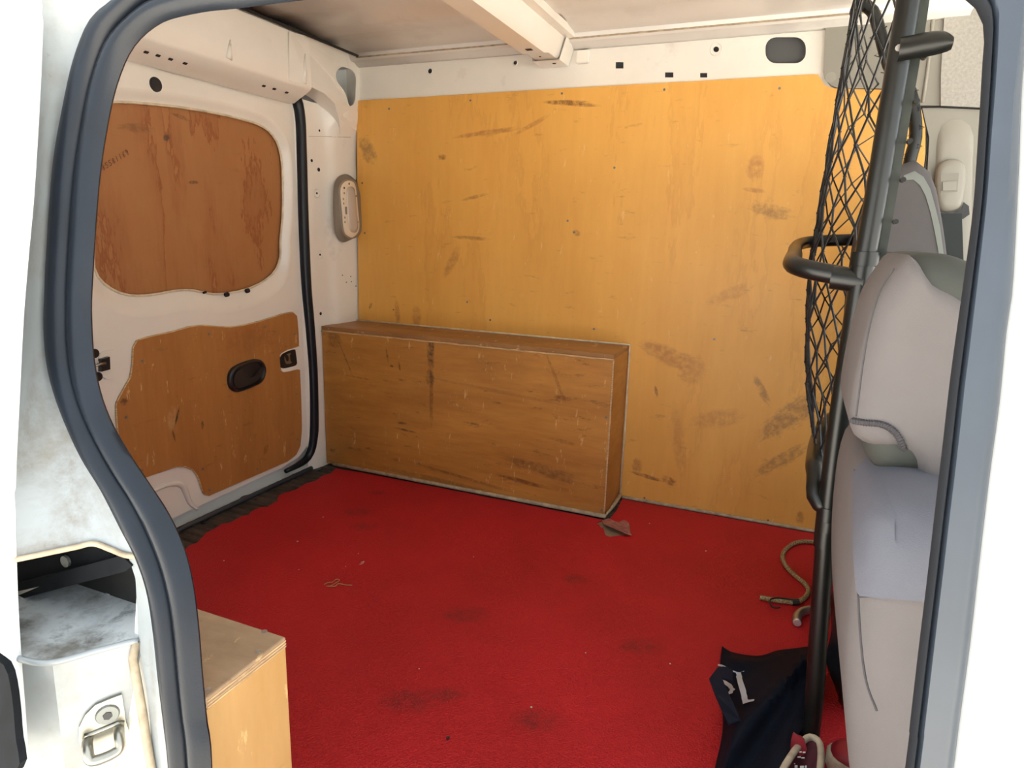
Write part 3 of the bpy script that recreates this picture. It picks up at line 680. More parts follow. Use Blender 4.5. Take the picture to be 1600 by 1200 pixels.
# flange strip between the ledge and the seal
fs_px = [(200, 868), (212, 905), (214, 950), (216, 1002), (224, 1050), (232, 1100), (240, 1200)]
fo_px = [(228, 865), (242, 905), (250, 950), (256, 1002), (262, 1050), (268, 1100), (278, 1200)]
a = [tp(u, v) for u, v in fs_px]+[sp_(-.075, .02)]; b = [tp(u+14, v) for u, v in fo_px]+[sp_(-.03, .02)]
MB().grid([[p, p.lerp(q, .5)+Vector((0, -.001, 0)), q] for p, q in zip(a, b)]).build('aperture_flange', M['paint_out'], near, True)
# jamb: from the seal out to the edge of the outer panel
def ext_off(v): return -.036-.034*(v/1200)
ext_px = [(66, -40), (62, 0), (60, 60), (56, 150), (47, 300), (38, 400), (30, 500), (24, 620), (19, 720), (17, 800), (19, 880), (22, 960), (27, 1040), (33, 1120), (38, 1200), (42, 1270)]
def at(px, v):
    for (a, b), (c, d) in zip(px, px[1:]):
        if b <= v <= d: return a+(c-a)*(v-b)/(d-b)
    return px[0][0] if v < px[0][1] else px[-1][0]
rows = []
V = [-45, -30, 0, 22, 52, 101, 169, 240, 319, 400, 450, 494, 542, 587, 640, 700, 749, 790, 820, 845]
for i, v in enumerate(V):
    ul = at(ext_px, v); ur = at([(250, -45)]+so_px, v)+8; row = []
    for k in range(9):
        t = k/8; u = ul+(ur-ul)*t
        vv = v
        if v > 700:   # gather the last rows onto the lip above the rail slot
            w = (v-700)/145
            lip = 875-27*min(1, max(0, (u-20)/130)) if u < 150 else 848+20*min(1, (u-150)/52)
            vv = v+(lip-845)*w
        s = 1-(1-t)**1.6
        row.append(tp(u, vv, ext_off(v)*(1-s)))
    rows.append(row)
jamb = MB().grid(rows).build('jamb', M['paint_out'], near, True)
# rolled lip over the slot
lipc = [p+Vector((0, -.001, 0)) for p in rows[-1]]
MB().tube(smooth_path(lipc, 30), .0028, 8).build('slot_lip', M['seam'], near, True)
# slot: cavity walls and the black rail
LZ = .382
cav = MB()
cl = [tp(-20, 900, .05), tp(60, 880, .05), tp(150, 866, .05), tp(203, 868, .05)]
CY = -1.432
cav.grid([[Vector((x, CY, z)) for x in (-.55, -.35, -.2, -.142)] for z in (LZ-.01, .488)])
cav.grid([[Vector((x, y, .488)) for y in (CY, -1.44, -1.452)] for x in (-.55, -.142)])
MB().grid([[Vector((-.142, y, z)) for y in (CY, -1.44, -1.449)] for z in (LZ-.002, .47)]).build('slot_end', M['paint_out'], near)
cav.build('slot_cavity', M['glass_black'], near)
rp = [(-60, 905), (18, 885), (90, 866), (150, 853), (178, 861), (180, 872), (200, 877), (205, 884), (196, 892), (110, 914), (20, 938), (-60, 956)]
srail = MB().plate([tp(u, v, .006) for u, v in rp], [], (0, .016, 0)).build('slide_rail', M['matt_black'], near)
MB().plate([tp(u, v, -.002) for u, v in ((-60, 935), (20, 914), (190, 868), (206, 884), (196, 893), (110, 915), (20, 939), (-60, 957))], [], (0, .007, 0)).build('rail_lip', M['matt_black'], srail)
MB().plate([tp(u, v, -.003) for u, v in ((-60, 944), (20, 926), (60, 917), (20, 934), (-60, 954))], [], (0, .002, 0)).build('worn_edge', M['alu'], srail)
MB().disc(tp(105, 876, .005), (0, -1, 0), .006, .003, 14).build('rail_bolt', M['screw'], srail)
# ledge
def lz(u, v): return on(u, v, 'Z', LZ)
fe = [lz(-60, 1010), lz(20, 1027), lz(76, 1036), lz(150, 1017), lz(200, 1004), lz(216, 1001)]
bk = [Vector((-.50, -1.432, LZ)), Vector((-.40, -1.432, LZ)), Vector((-.30, -1.432, LZ)), Vector((-.22, -1.432, LZ)), Vector((-.165, -1.432, LZ)), Vector((-.138, -1.432, LZ))]
fe[-1].x = max(fe[-1].x, -.114)
mb = MB(); mb.grid([[p.lerp(q, t)+Vector((0, 0, .004*math.sin(t*math.pi)*math.sin(i*1.7))) for i, (p, q) in enumerate(zip(fe, bk))] for t in (0, .12, .3, .5, .75, 1)])
mb.build('ledge', M['ledge'], near, True)
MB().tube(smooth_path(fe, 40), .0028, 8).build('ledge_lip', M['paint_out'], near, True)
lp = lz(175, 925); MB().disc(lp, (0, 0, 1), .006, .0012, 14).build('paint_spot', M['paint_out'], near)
# face under the ledge, with the caulked seam
low = MB()
lr = []
for z in (LZ-.003, LZ-.01, .30, .2, .1, -.04):
    lr.append([Vector((p.x, p.y+.003-(LZ-z)*.02, z)) for p in fe])
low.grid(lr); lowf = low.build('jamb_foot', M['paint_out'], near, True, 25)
MB().tube([on(213, 1003, 'Y', -1.475)+Vector((0, 0, 0))]+[tp(u, v, -.004) for u, v in ((208, 1030), (215, 1070), (222, 1110), (228, 1150), (236, 1200), (244, 1260))], .004, 8).build('caulked_seam', M['seam'], near, True)
# outer panel: rolled edge and the skin running back
ext = [tp(u, v, ext_off(v)) for u, v in ext_px]
mb = MB()
er = []
for p in smooth_path(ext, 60):
    er.append([p+Vector((.0, .004, 0)), p+Vector((.0015, -.001, 0)), p+Vector((0, -.005, 0)), p+Vector((-.006, -.008, 0)), p+Vector((-.03, -.012, 0)), p+Vector((-.12, -.018, 0)), p+Vector((-.5, -.02, 0)), p+Vector((-.72, -.01, 0))])
mb.grid(er); mb.build('outer_panel', M['paint_ext'], near, True)
bb = smooth_path([tp(u, v, ext_off(v)-.026) for u, v in ((-30, 1036), (4, 1038), (14, 1062), (20, 1100), (24, 1150), (27, 1205), (-30, 1210))], 30, True)
MB().plate(bb, [], (0, .006, 0)).build('black_moulding', M['matt_black'], near)
# striker on the jamb foot
ft = bvh(lowf)
def jf(u, v, l=0.0):
    p = hit(ft, u, v, l); return p if p else tp(u, v, -.03)
stk_px = zz(0, 820, 3.158, [(600, 828), (540, 850), (470, 880), (420, 930), (390, 990), (388, 1050), (410, 1100), (450, 1130), (500, 1150), (560, 1130), (610, 1100), (650, 1070), (640, 1020), (620, 960), (612, 900)])
striker = thing('door_striker', 'zinc plated striker loop bolted to the jamb under the ledge', 'striker', jf(165, 1140))
n0 = (jf(190, 1110)-jf(140, 1110)).cross(jf(165, 1090)-jf(165, 1160)).normalized()
if n0.dot(ray(165, 1130)) > 0: n0 = -n0
MB().plate([jf(u, v, .0005) for u, v in stk_px], [], n0*.003).build('plate', M['steel'], striker)
sc_ = jf(*zz(0, 820, 3.158, [(530, 925)])[0], .003); t_ = MB().disc(sc_, n0, .0105, .0025, 20, .009).build('bolt_head', M['screw'], striker)
MB().disc(sc_+n0*.0022, n0, .004, .0012, 6).build('torx_socket', M['black'], t_)
lo_ = zz(0, 820, 3.158, [(430, 1040), (585, 985), (615, 1050), (480, 1115)])
L0, L1, L2, L3 = [jf(u, v, .003) for u, v in lo_]
base0, base1 = jf(*zz(0, 820, 3.158, [(432, 1050)])[0], .002), jf(*zz(0, 820, 3.158, [(585, 990)])[0], .002)
MB().tube(smooth_path([base0, base0+n0*.014, base0+n0*.020+(base1-base0)*.12-Vector((0, 0, .010)), base1+n0*.020-(base1-base0)*.08-Vector((0, 0, .010)), base1+n0*.014, base1], 40), .0046, 12).build('loop', M['steel'], striker, True)
MB().tube([jf(*zz(0, 820, 3.158, [q])[0], .004) for q in ((415, 1030), (450, 1020), (510, 995), (580, 965), (610, 965))], .0022, 8).build('upper_rim', M['steel'], striker, True)

# B-pillar outer flange
mb = MB(); pr = []
for p in bso: pr.append([p+Vector((-.004, .006, 0)), p+Vector((.004, -.003, 0)), p+Vector((.010, -.010, 0)), p+Vector((.016, -.020, 0)), p+Vector((.03, -.030, 0)), p+Vector((.11, -.035, 0)), p+Vector((.22, -.03, 0))])
mb.grid(pr[22:]); mb.build('front_pillar_panel', M['paint_ext'], near, True)

# ================================================================== FRONT TRIM (cab side of the load space)
tr = thing('trim_1', 'beige-grey plastic pillar trim with an embossed panel beside the driver seat', 'trim', (.72, .0, .3), kind='structure')
TY = .0
def ty(u, v, Y=TY): return on(u, v, 'Y', Y)
lowp_px = [(1436, 170), (1450, 168), (1560, 170), (1600, 330), (1620, 600), (1600, 900), (1500, 900), (1455, 520), (1446, 380), (1448, 290), (1452, 215), (1446, 190)]
MB().plate([ty(*q, .004) for q in lowp_px], [], (0, .02, 0)).build('pillar_cover', M['trim'], tr)
em = [ty(*q, .0) for q in smooth_path([Vector((u, v, 0)) for u, v in ((1466, 300), (1464, 240), (1470, 200), (1488, 186), (1510, 190), (1520, 210), (1518, 260), (1512, 380), (1508, 520), (1476, 520))], 50, True) for q in [(q.x, q.y)]] if False else None
emp = smooth_path([Vector((u, v, 0)) for u, v in ((1464, 330), (1463, 240), (1470, 200), (1488, 186), (1510, 190), (1521, 212), (1520, 260), (1518, 380), (1514, 560), (1482, 560))], 50, True)
em3 = [ty(p.x, p.y, .003) for p in emp]; ec = sum(em3, Vector())/50
mb = MB(); mb.grid([[ec+(p-ec)*k+Vector((0, -h, 0)) for p in em3] for k, h in ((1.0, 0), (.94, .004), (.86, .007), (.8, .008), (.3, .008), (.01, .008))], True); mb.build('embossed_panel', M['trim_l'], tr, True)
tu = thing('trim_2', 'upper grey trim and speckled cloth headlining above the belt pillar', 'trim', (.65, .0, 1.1), kind='structure')
MB().plate([ty(*q, .002) for q in ((1385, -60), (1445, -60), (1500, -60), (1482, 165), (1432, 165), (1418, 150), (1396, 60))], [], (0, .02, 0)).build('upper_cover', M['trim'], tu)
MB().plate([ty(*q, -.006) for q in ((1476, 20), (1480, 0), (1500, -60), (1590, -60), (1580, 170), (1470, 165), (1470, 120))], [], (0, .02, 0)).build('cloth_panel', M['headliner'], tu)
MB().tube([ty(*q, -.001) for q in ((1432, 167), (1470, 167), (1540, 170))], .0022, 6).build('joint_line', M['dark_hole'], tu)
MB().tube([ty(*q, .0) for q in ((1460, 0), (1456, 60), (1448, 120), (1442, 160))], .004, 6).build('trim_fold', M['trim_l'], tu, True)
tl = thing('trim_3', 'flat grey trim panel with a round cap above the plywood', 'trim', (.5, 0, 1.1), kind='structure')
fp = [(1290, 41), (1302, 41), (1400, 34), (1400, 138), (1310, 138), (1298, 133), (1289, 122), (1287, 110)]
MB().plate([ty(*q, -.004) for q in fp], [], (0, .013, 0)).build('panel', M['trim'], tl)
cp = ty(1298, 121, -.004); MB().disc(cp, (0, -1, 0), .012, .0012, 20).build('cap', M['trim_l'], tl)
# driver-side cab wall ahead of the pillar: door card with the window open above it
cabw = thing('wall_front', 'cab side door card and dashboard ahead of the seats', 'wall', (1.2, 0, 0), kind='structure')
MB().box((.80, .01, -.02), (1.45, .05, .55), .01).build('door_card', M['trim'], cabw)
MB().box((1.32, -1.34, -.02), (1.45, .01, .52), .03).build('dashboard', M['lining'], cabw)
MB().box((1.05, .0, .55), (1.09, .04, 1.26), .01).build('window_post', M['trim'], cabw)

# ================================================================== PLYWOOD LINING
ply = thing('plywood_side_panel', 'tall varnished plywood sheet lining the side wall, scuffed and stained', 'plywood panel', (-.1, 0, 0))
top_px = [(563, 157), (650, 152), (780, 144), (950, 134), (1100, 126), (1270, 116), (1279, 117), (1284, 126), (1290, 134), (1302, 138), (1330, 139), (1380, 140), (1425, 152), (1440, 172), (1446, 200), (1446, 240), (1440, 290), (1436, 380)]
pp = [on(u, v, 'Y', 0) for u, v in top_px]
outl = [Vector((-.925, 0, .40))]+[Vector((pp[0].x-.014, 0, pp[0].z))]+pp+[Vector((.70, 0, .55)), Vector((.70, 0, .004)), Vector((.0, 0, .004)), Vector((-.925, 0, .004))]
MB().plate(outl, [], (0, .008, 0)).build('sheet', M['ply_wall'], ply)
MB().tube([p+Vector((0, .004, 0)) for p in pp[-8:]], .003, 6).build('edge_trim', M['rubber'], ply, True)
for u, v in ((608, 170), (735, 157), (878, 146), (1038, 140), (1218, 138), (566, 286), (570, 364), (887, 345), (897, 363), (960, 262), (1116, 530), (730, 472), (766, 500), (928, 514), (615, 484), (1007, 778), (1200, 813), (1270, 560), (880, 560)):
    if u < 960 and v > 530: continue
    p = on(u, v, 'Y', 0); MB().disc(p+Vector((0, .001, 0)), (0, -1, 0), .0032, .0016, 10).build('screw', M['screw'], ply)
MB().tube([(.012+.59*k/12, -.004, .003) for k in range(13)], .005, 6).build('bottom_seam', M['seam'], floor, True)

box = thing('wheel_arch_box', 'long low plywood box over the far wheel arch, with a dark drip stain', 'box', (-.47, -.08, 0))
BH, BD, BL = .4595, .167, -.944
T = .012
MB().box((BL, -BD, .004), (-.0, -BD+T, BH-T), .0012).build('front_board', M['ply_box'], box)
MB().box((BL, -BD-.001, BH-T), (.0, -.0, BH), .0015).build('top_board', M['ply_box_top'], box)
MB().box((-.0-T, -BD+T, .004), (0, -.0, BH-T), .001).build('end_board', M['ply_box'], box)
MB().tube([(BL+(.944*k/40), -BD-.0012, BH-T-.003+.0006*math.sin(k*2.3)) for k in range(41)], .0025, 6).build('ply_edge', M['ply_edge'], box, True)
MB().tube([(.0, -BD-.0005, .01+k*.0218) for k in range(21)], .0024, 6).build('ply_edge', M['ply_edge'], box, True)
MB().tube([(BL, -.003, BH+.002), (-.5, -.003, BH+.002), (.004, -.003, BH+.002), (.004, -.003, BH-.02), (.005, -.003, .2), (.004, -.003, .012)], .0028, 8).build('sealant_bead', M['bead'], box, True)
MB().tube([(BL+.03, -BD-.003, .006), (-.5, -BD-.004, .006), (.004, -BD-.004, .006), (.006, -.08, .006), (.005, -.006, .008)], .006, 8).build('sealant_bead', M['seam'], box, True)
for u, v in ((655, 724), (806, 752), (940, 797), (947, 652), (560, 520)):
    p = on(u, v, 'Y', -BD); MB().disc(p+Vector((0, .001, 0)), (0, -1, 0), .0034, .0016, 10).build('screw', M['screw'], box)

nbz = .335
nc = on(447, 995, 'Z', nbz)
nb = thing('wheel_arch_box', 'pale plywood box with a grimy top behind the side-door seal', 'box', (nc.x-.3, nc.y-.04, 0))
def wb(name, a, b, m, bev=.0015): return MB().box(a, b, bev).build(name, m, nb)
wb('top_board', (-.90, nc.y-.108, nbz-.012), (nc.x, nc.y, nbz), M['ply_near_top'], .002)
wb('end_board', (nc.x-.012, nc.y-.108, .004), (nc.x-.0005, nc.y-.0005, nbz-.012), M['ply_near'])
wb('inner_board', (-.90, nc.y-.012, .004), (nc.x-.012, nc.y-.0005, nbz-.012), M['ply_near'])
for dz in (.0035, .0068, .0100):
    MB().box((nc.x-.002, nc.y-.106, nbz-dz-.0012), (nc.x+.0006, nc.y-.001, nbz-dz)).build('ply_layer', M['ply_edge'], nb)
for u, v in ((413, 987), (403, 1018), (325, 1078)):
    p = on(u, v, 'Z', nbz); MB().disc(p-Vector((0, 0, .001)), (0, 0, 1), .0032, .0016, 10).build('screw', M['alu'], nb)

# ================================================================== RED MAT
edge = Z4([(1400, 885), (1378, 905), (1345, 915), (1318, 935), (1270, 950), (1230, 975), (1190, 985), (1165, 995), (1155, 1012), (1158, 1022), (1150, 1022), (1115, 1045), (1085, 1046), (1050, 1062), (1035, 1078), (1005, 1085), (960, 1110), (925, 1115), (890, 1138), (860, 1152), (845, 1170), (820, 1195), (790, 1205), (760, 1235)])
ep = [on(u, v, 'Z', 0) for u, v in edge]
mat_o = [Vector((p.x, p.y, 0)) for p in ep]+[Vector((-.66, -1.0, 0)), Vector((-.68, -1.2, 0)), Vector((-.66, nc.y+.004, 0)), Vector((nc.x+.004, nc.y+.004, 0)), Vector((nc.x+.004, -1.455, 0)), Vector((.60, -1.455, 0)), Vector((.60, -.012, 0)), Vector((.014, -.012, 0)), Vector((.020, -.10, 0)), Vector((.016, -.182, 0)), Vector((-.3, -.180, 0)), Vector((-.80, -.180, 0))]
tear = [on(u, v, 'Z', 0) for u, v in zz(880, 740, 8, [(415, 625), (450, 640), (470, 672), (505, 688), (515, 730), (530, 770), (580, 788), (640, 782), (730, 768), (800, 770), (868, 772), (840, 720), (832, 640), (820, 615), (770, 582), (730, 585), (690, 605), (640, 595), (570, 562), (500, 580), (440, 605)])]
matt = thing('floor_mat', 'worn red rubber floor mat with a ragged rear edge and a tear', 'floor mat', (-.1, -.8, 0))
MB().plate([p-Vector((0, 0, .0035)) for p in mat_o], [[p-Vector((0, 0, .0035)) for p in tear]], (0, 0, .0035)).build('sheet', M['mat'], matt)
tp_ = MB().plate([p+Vector((0, 0, -.0038)) for p in offs([Vector((0, p.x, p.y)) for p in tear], Vector((0, sum(p.x for p in tear)/21, sum(p.y for p in tear)/21)), .01)] and [p+Vector((0, 0, -.0038)) for p in tear], [], (0, 0, .0012))
tp_.build('underlay', plain('beige_underlay', (.30, .21, .125), .9, var=.2, vscale=60), floor)
flap = zz(880, 740, 8, [(490, 585), (570, 560), (640, 592), (690, 605), (735, 585), (770, 580), (822, 618), (832, 700), (850, 770), (760, 735), (640, 685), (510, 632)])
hh = [.002, .004, .004, .004, .004, .004, .004, .006, .004, .012, .014, .010]
fv = [on(u, v, 'Z', h) for (u, v), h in zip(flap, hh)]; fc = sum(fv, Vector())/12+Vector((0, 0, .002))
fb = MB(); fb.add(fv+[fc]+[p-Vector((0, 0, .0015)) for p in fv]+[fc-Vector((0, 0, .0015))], [(i, (i+1) % 12, 12) for i in range(12)]+[(13+(i+1) % 12, 13+i, 25) for i in range(12)]+[(i, (i+1) % 12, 13+(i+1) % 12, 13+i) for i in range(12)])
fb.build('torn_flap', plain('faded_mat_backing', (.34, .12, .10), .9, var=.5, vscale=70, dirt=[(45, .5, .65, (.28, .20, .15), .8)]), matt)
# crumbs and threads on the mat
for i, (u, v, r) in enumerate(((505, 808, .0022), (465, 846, .0026), (467, 890, .0016), (350, 876, .0016), (1015, 818, .002), (1103, 861, .002), (700, 1153, .003), (655, 1045, .0014), (560, 865, .0014), (1047, 1037, .0018), (830, 1105, .002), (540, 885, .0013), (915, 1020, .0015), (740, 870, .0013))):
    p = on(u, v, 'Z', r*.5)
    bm = bmesh.new(); bmesh.ops.create_icosphere(bm, subdivisions=1, radius=r)
    vs = [(p.x+w.co.x*random.uniform(.7, 1.3), p.y+w.co.y*random.uniform(.7, 1.3), max(.0, r*.6+w.co.z*.6)) for w in bm.verts]; bm.verts.index_update()
    o = mesh('crumb', vs, [[w.index for w in f.verts] for f in bm.faces], M['crumb'] if i not in (6,) else M['black']); bm.free()
    tag(o, 'tiny pale crumb lying on the red mat' if i != 6 else 'small dark bit of grit lying on the red mat', 'crumb', 'crumbs scattered on the red mat')
th = [on(u, v, 'Z', .0015) for u, v in zz(0, 750, 2.6667, [(1350, 435), (1365, 428), (1385, 425), (1400, 414), (1415, 416), (1405, 425), (1380, 440), (1360, 442), (1395, 443), (1410, 432), (1440, 437), (1467, 438)])]
o = MB().tube(smooth_path(th, 60), .0009, 6).build('thread', M['straw'], None, True); tag(o, 'curled straw-coloured thread lying on the red mat', 'thread')
for (a, b, c), lab in ((((1000+500/2.667/10, 0, 0),)*3, None),)[:0]: pass
th = [on(u, v, 'Z', .0012) for u, v in ((562, 882), (567, 880), (569, 877), (564, 879))]
o = MB().tube(smooth_path(th, 20), .0007, 6).build('thread', M['crumb'], None, True); tag(o, 'short pale snippet of thread lying on the red mat', 'thread')

# ================================================================== INTERIOR LAMP on the pillar
lampp = Vector((-.918, -.045, .83))
lamp = thing('interior_lamp', 'oval interior lamp with taupe housing on the white corner pillar', 'lamp', (-.93, -.05, .73))
def lpx(pts, X): return smooth_path([on(u, v, 'X', X) for u, v in zz(500, 260, 9.23, pts)], 48, True)
o1 = lpx([(190, 600), (195, 350), (215, 230), (280, 145), (360, 112), (430, 130), (500, 190), (560, 300), (580, 600), (595, 880), (560, 990), (480, 1040), (350, 1095), (280, 1070), (220, 960), (198, 800)], -.926)
o2 = lpx([(270, 400), (275, 290), (320, 210), (400, 178), (480, 195), (545, 290), (565, 600), (590, 870), (560, 985), (450, 1045), (380, 1020), (320, 930), (295, 700)], -.900)
o3 = lpx([(298, 400), (305, 300), (350, 230), (420, 205), (490, 235), (520, 330), (545, 600), (568, 850), (550, 950), (470, 1025), (400, 1000), (350, 930), (320, 650)], -.897)
c2 = sum(o2, Vector())/48
mb = MB(); mb.grid([o1, [a.lerp(b, .6)+Vector((.006, 0, 0)) for a, b in zip(o1, o2)], o2, [c2+(p-c2)*.95+Vector((.002, 0, 0)) for p in o2], [c2+(p-c2)*.5 for p in o2]], True); mb.build('housing', M['lamp_base'], lamp, True, 60)
c3 = sum(o3, Vector())/48
mb = MB(); mb.grid([[p-Vector((.004, 0, 0)) for p in o3], o3, [c3+(p-c3)*.95+Vector((.002, 0, 0)) for p in o3], [c3+(p-c3)*.5+Vector((.002, 0, 0)) for p in o3], [c3+(p-c3)*.01+Vector((.002, 0, 0)) for p in o3]], True); fr = mb.build('lens_frame', M['lamp_lens'], lamp, True, 60)
o4 = lpx([(385, 400), (390, 320), (440, 290), (490, 310), (510, 400), (530, 650), (548, 850), (530, 940), (480, 955), (430, 920), (410, 800), (395, 600)], -.8945)
c4 = sum(o4, Vector())/48
mb = MB(); mb.grid([[p-Vector((.002, 0, 0)) for p in o4], o4, [c4+(p-c4)*.8+Vector((.0025, 0, 0)) for p in o4], [c4+(p-c4)*.01+Vector((.003, 0, 0)) for p in o4]], True); mb.build('diffuser', M['lamp_diff'], lamp, True)
sw = [on(u, v, 'X', -.8935) for u, v in zz(500, 260, 9.23, [(375, 585), (377, 640), (382, 690)])]
MB().tube(sw, .0032, 10).build('switch', M['lamp_base'], lamp, True)
for u, v in zz(500, 260, 9.23, [(337, 470), (342, 535), (358, 738), (360, 803), (522, 428), (546, 803), (420, 250), (350, 310), (350, 385)]):
    p = on(u, v, 'X', -.8945); MB().box((p.x-.001, p.y-.0022, p.z-.003), (p.x+.0005, p.y+.0022, p.z+.003)).build('slot', M['lamp_base'] if v > 295 else M['dark_hole'], fr)

# ================================================================== HALF BULKHEAD
bh = thing('half_bulkhead', 'black tubular half bulkhead with a bulging safety net behind the driver seat', 'bulkhead', (.52, -.5, 0))
UY = -.88
up_px = [(1432, -60), (1425, 0), (1400, 150), (1370, 330), (1345, 470), (1318, 640), (1300, 780), (1290, 900), (1283, 1000), (1276, 1100), (1268, 1178)]
upath = [on(u, v, 'Y', UY) for u, v in up_px]
upath = [Vector((upath[0].x, UY, 1.18))]+upath; upath[-1].z = .0; upath = [Vector((p.x-.004, p.y, p.z)) for p in upath]
MB().tube(smooth_path(upath, 60), .0128, 14).build('near_upright', M['tube'], bh, True)
def ux(z):
    for a, b in zip(upath, upath[1:]):
        if b.z <= z <= a.z: return a.lerp(b, (a.z-z)/(a.z-b.z)).x
    return upath[-1].x
# flat rail carrying the net hooks
strip_p = [Vector((ux(z)+.019, UY+.012, z)) for z in (1.17, 1.0, .9, .8, .7, .66)]
MB().grid([[p+Vector((-.009, -.003, 0)), p+Vector((.005, -.003, 0)), p+Vector((.005, .002, 0)), p+Vector((-.009, .002, 0))] for p in strip_p], True).build('net_rail', M['strip'], bh)
for z in (.98, .93, .885, .84, .79, .75, .71):
    MB().disc((ux(z)+.027, UY+.010, z), (0, -1, 0), .0032, .012, 10).build('hook_stud', M['tube'], bh)
MB().tube([(ux(.745), UY, .752), (ux(.745), UY, .735)], .0165, 16).build('sleeve', M['tube'], bh, True, 40)
MB().tube([(ux(.72), UY, .734), (ux(.7), UY, .60)], .0142, 16).build('sleeve', M['tube'], bh, True, 40)
MB().tube([(ux(.36), UY, .385), (ux(.36), UY, .37)], .015, 16).build('sleeve', M['tube'], bh, True, 40)
far_px = [(1365, 20), (1390, 105), (1412, 130), (1424, 150), (1431, 210), (1420, 260), (1395, 400)]
fpth = [on(u, v, 'Y', -.12) for u, v in far_px]
fpth = [Vector((.47, -.12, 1.262))]+fpth[0:]+[Vector((.60, -.12, .70)), Vector((.60, -.12, .35)), Vector((.60, -.12, 0))]
MB().tube(smooth_path(fpth, 70), .0128, 12).build('far_upright', M['tube'], bh, True)
MB().tube(smooth_path([upath[0], Vector((upath[0].x, UY+.02, 1.225)), Vector((upath[0].x-.02, UY+.08, 1.245)), Vector((.49, -.5, 1.25)), Vector((.475, -.2, 1.252)), Vector((.47, -.12, 1.245))], 50), .0128, 12).build('top_bar', M['tube'], bh, True)
hoop = [Vector((ux(.715)+.005, UY, .715)), Vector((.470, UY+.012, .720)), Vector((.430, UY+.02, .726)), Vector((.411, UY+.05, .731)), Vector((.409, UY+.12, .735)), Vector((.409, -.55, .740)), Vector((.408, -.32, .748)), Vector((.418, -.24, .757)), Vector((.45, -.21, .763)), Vector((.52, -.20, .768)), Vector((.60, -.14, .768))]
MB().tube(smooth_path(hoop, 90), .0128, 14).build('waist_hoop', M['tube'], bh, True)
MB().tube([(ux(.715)+.004, UY, .7145), (ux(.715)-.034, UY+.005, .718)], .0152, 16).build('socket', M['tube'], bh, True, 40)
h2 = [Vector((ux(.405), UY, .400)), Vector((ux(.405)-.016, UY+.006, .412)), Vector((.474, UY+.03, .437)), Vector((.472, UY+.07, .445)), Vector((.485, -.6, .428)), Vector((.515, -.35, .400)), Vector((.55, -.16, .372)), Vector((.60, -.13, .368))]
MB().tube(smooth_path(h2, 70), .0125, 14).build('lower_hoop', M['tube'], bh, True)
MB().tube([(ux(.40), UY, .405), (ux(.36), UY, .345)], .0145, 16).build('sleeve', M['tube'], bh, True, 40)
# curved clamp hook near the top
ck = [on(u, v, 'Y', UY-.014) for u, v in ((1404, 78), (1420, 76), (1445, 72), (1470, 70), (1484, 72))]
cl_ = MB(); rws = []
for i, p in enumerate(smooth_path(ck, 16)):
    w = .0135*(1 if i < 10 else math.sqrt(max(0.02, 1-((i-9)/7.0)**2)))
    rws.append([p+Vector((0, .016*math.cos(a)*.8-.002*i/3, w*math.sin(a))) for a in [D(100+160*k/8) for k in range(9)]]+[p+Vector((0, .0135*math.cos(a)*.8-.002*i/3, w*.85*math.sin(a))) for a in [D(260-160*k/8) for k in range(9)]])
cl_.grid(rws, True); cl_.f.append(tuple(range(18))); cl_.f.append(tuple(15*18+i for i in range(18))); cl_.build('clamp_hook', M['tube'], bh, True, 50)
MB().disc(on(1404, 76, 'Y', UY-.018), (0, -1, 0), .004, .004, 10).build('bolt', M['alu'], bh)
# the net: knotted diamonds over a bulged surface
def net_x(y, z):
    near_x = ux(max(.02, min(1.17, z)))-.004; far_x = .565 if z < 1.0 else .565-.09*(z-1.0)/.25
    t = (y-UY)/(-.12-UY)
    base = near_x+(far_x-near_x)*t
    pts = [(0, .54), (.20, .54), (.30, .53), (.36, .488), (.45, .470), (.54, .452), (.70, .438), (.95, .447), (1.27, .462)]
    for (a, b), (c, d) in zip(pts, pts[1:]):
        if a <= z <= c: want = b+(d-b)*(z-a)/(c-a)
    k = min(1, math.sin(min(1, t/.30)*math.pi/2)) * min(1, math.sin(min(1, (1-t)/.30)*math.pi/2))
    return base+(min(want, base)-base)*k
net = MB(); NYD, NZD = 11, 17
def npt(i, j):   # half-cell lattice
    y = UY+.010+(i/(2*NYD))*(-.12-UY-.01); z = .03+(j/(2*NZD))*1.215
    y += .004*math.sin(i*1.9+j*.7); z += .004*math.sin(i*.8+j*2.1)
    return Vector((net_x(y, z)+.003*math.sin(i*2.3+j*1.1), y, z))
for d0 in (1, -1):
    for s in range(-2*NZD, 2*NYD+2*NZD+1, 2):
        P = []
        for i in range(0, 2*NYD+1):
            j = s+i if d0 == 1 else s-i
            if 0 <= j <= 2*NZD: P.append(npt(i, j))
        if len(P) > 1: net.tube(P, .0016, 4, cap=False)
for i in range(2*NYD+1):
    for j in range(i % 2, 2*NZD+1, 2):
        p = npt(i, j); r = .0027
        net.add([p+Vector(q)*r for q in ((1, 0, 0), (-1, 0, 0), (0, 1, 0), (0, -1, 0), (0, 0, 1.6), (0, 0, -1.6))], [(0, 2, 4), (2, 1, 4), (1, 3, 4), (3, 0, 4), (2, 0, 5), (1, 2, 5), (3, 1, 5), (0, 3, 5)])
net.build('safety_net', M['cord'], bh)
# cord lashing on the far upright
fs = smooth_path(fpth, 70)
zig = []
for k in range(40):
    p = fs[int(4+k*1.0)]; zig.append(p+Vector((-.022 if k % 2 else .014, -.004 if k % 2 else -.013, 0)))
MB().tube(zig, .0014, 4).build('lashing', M['cord'], bh)

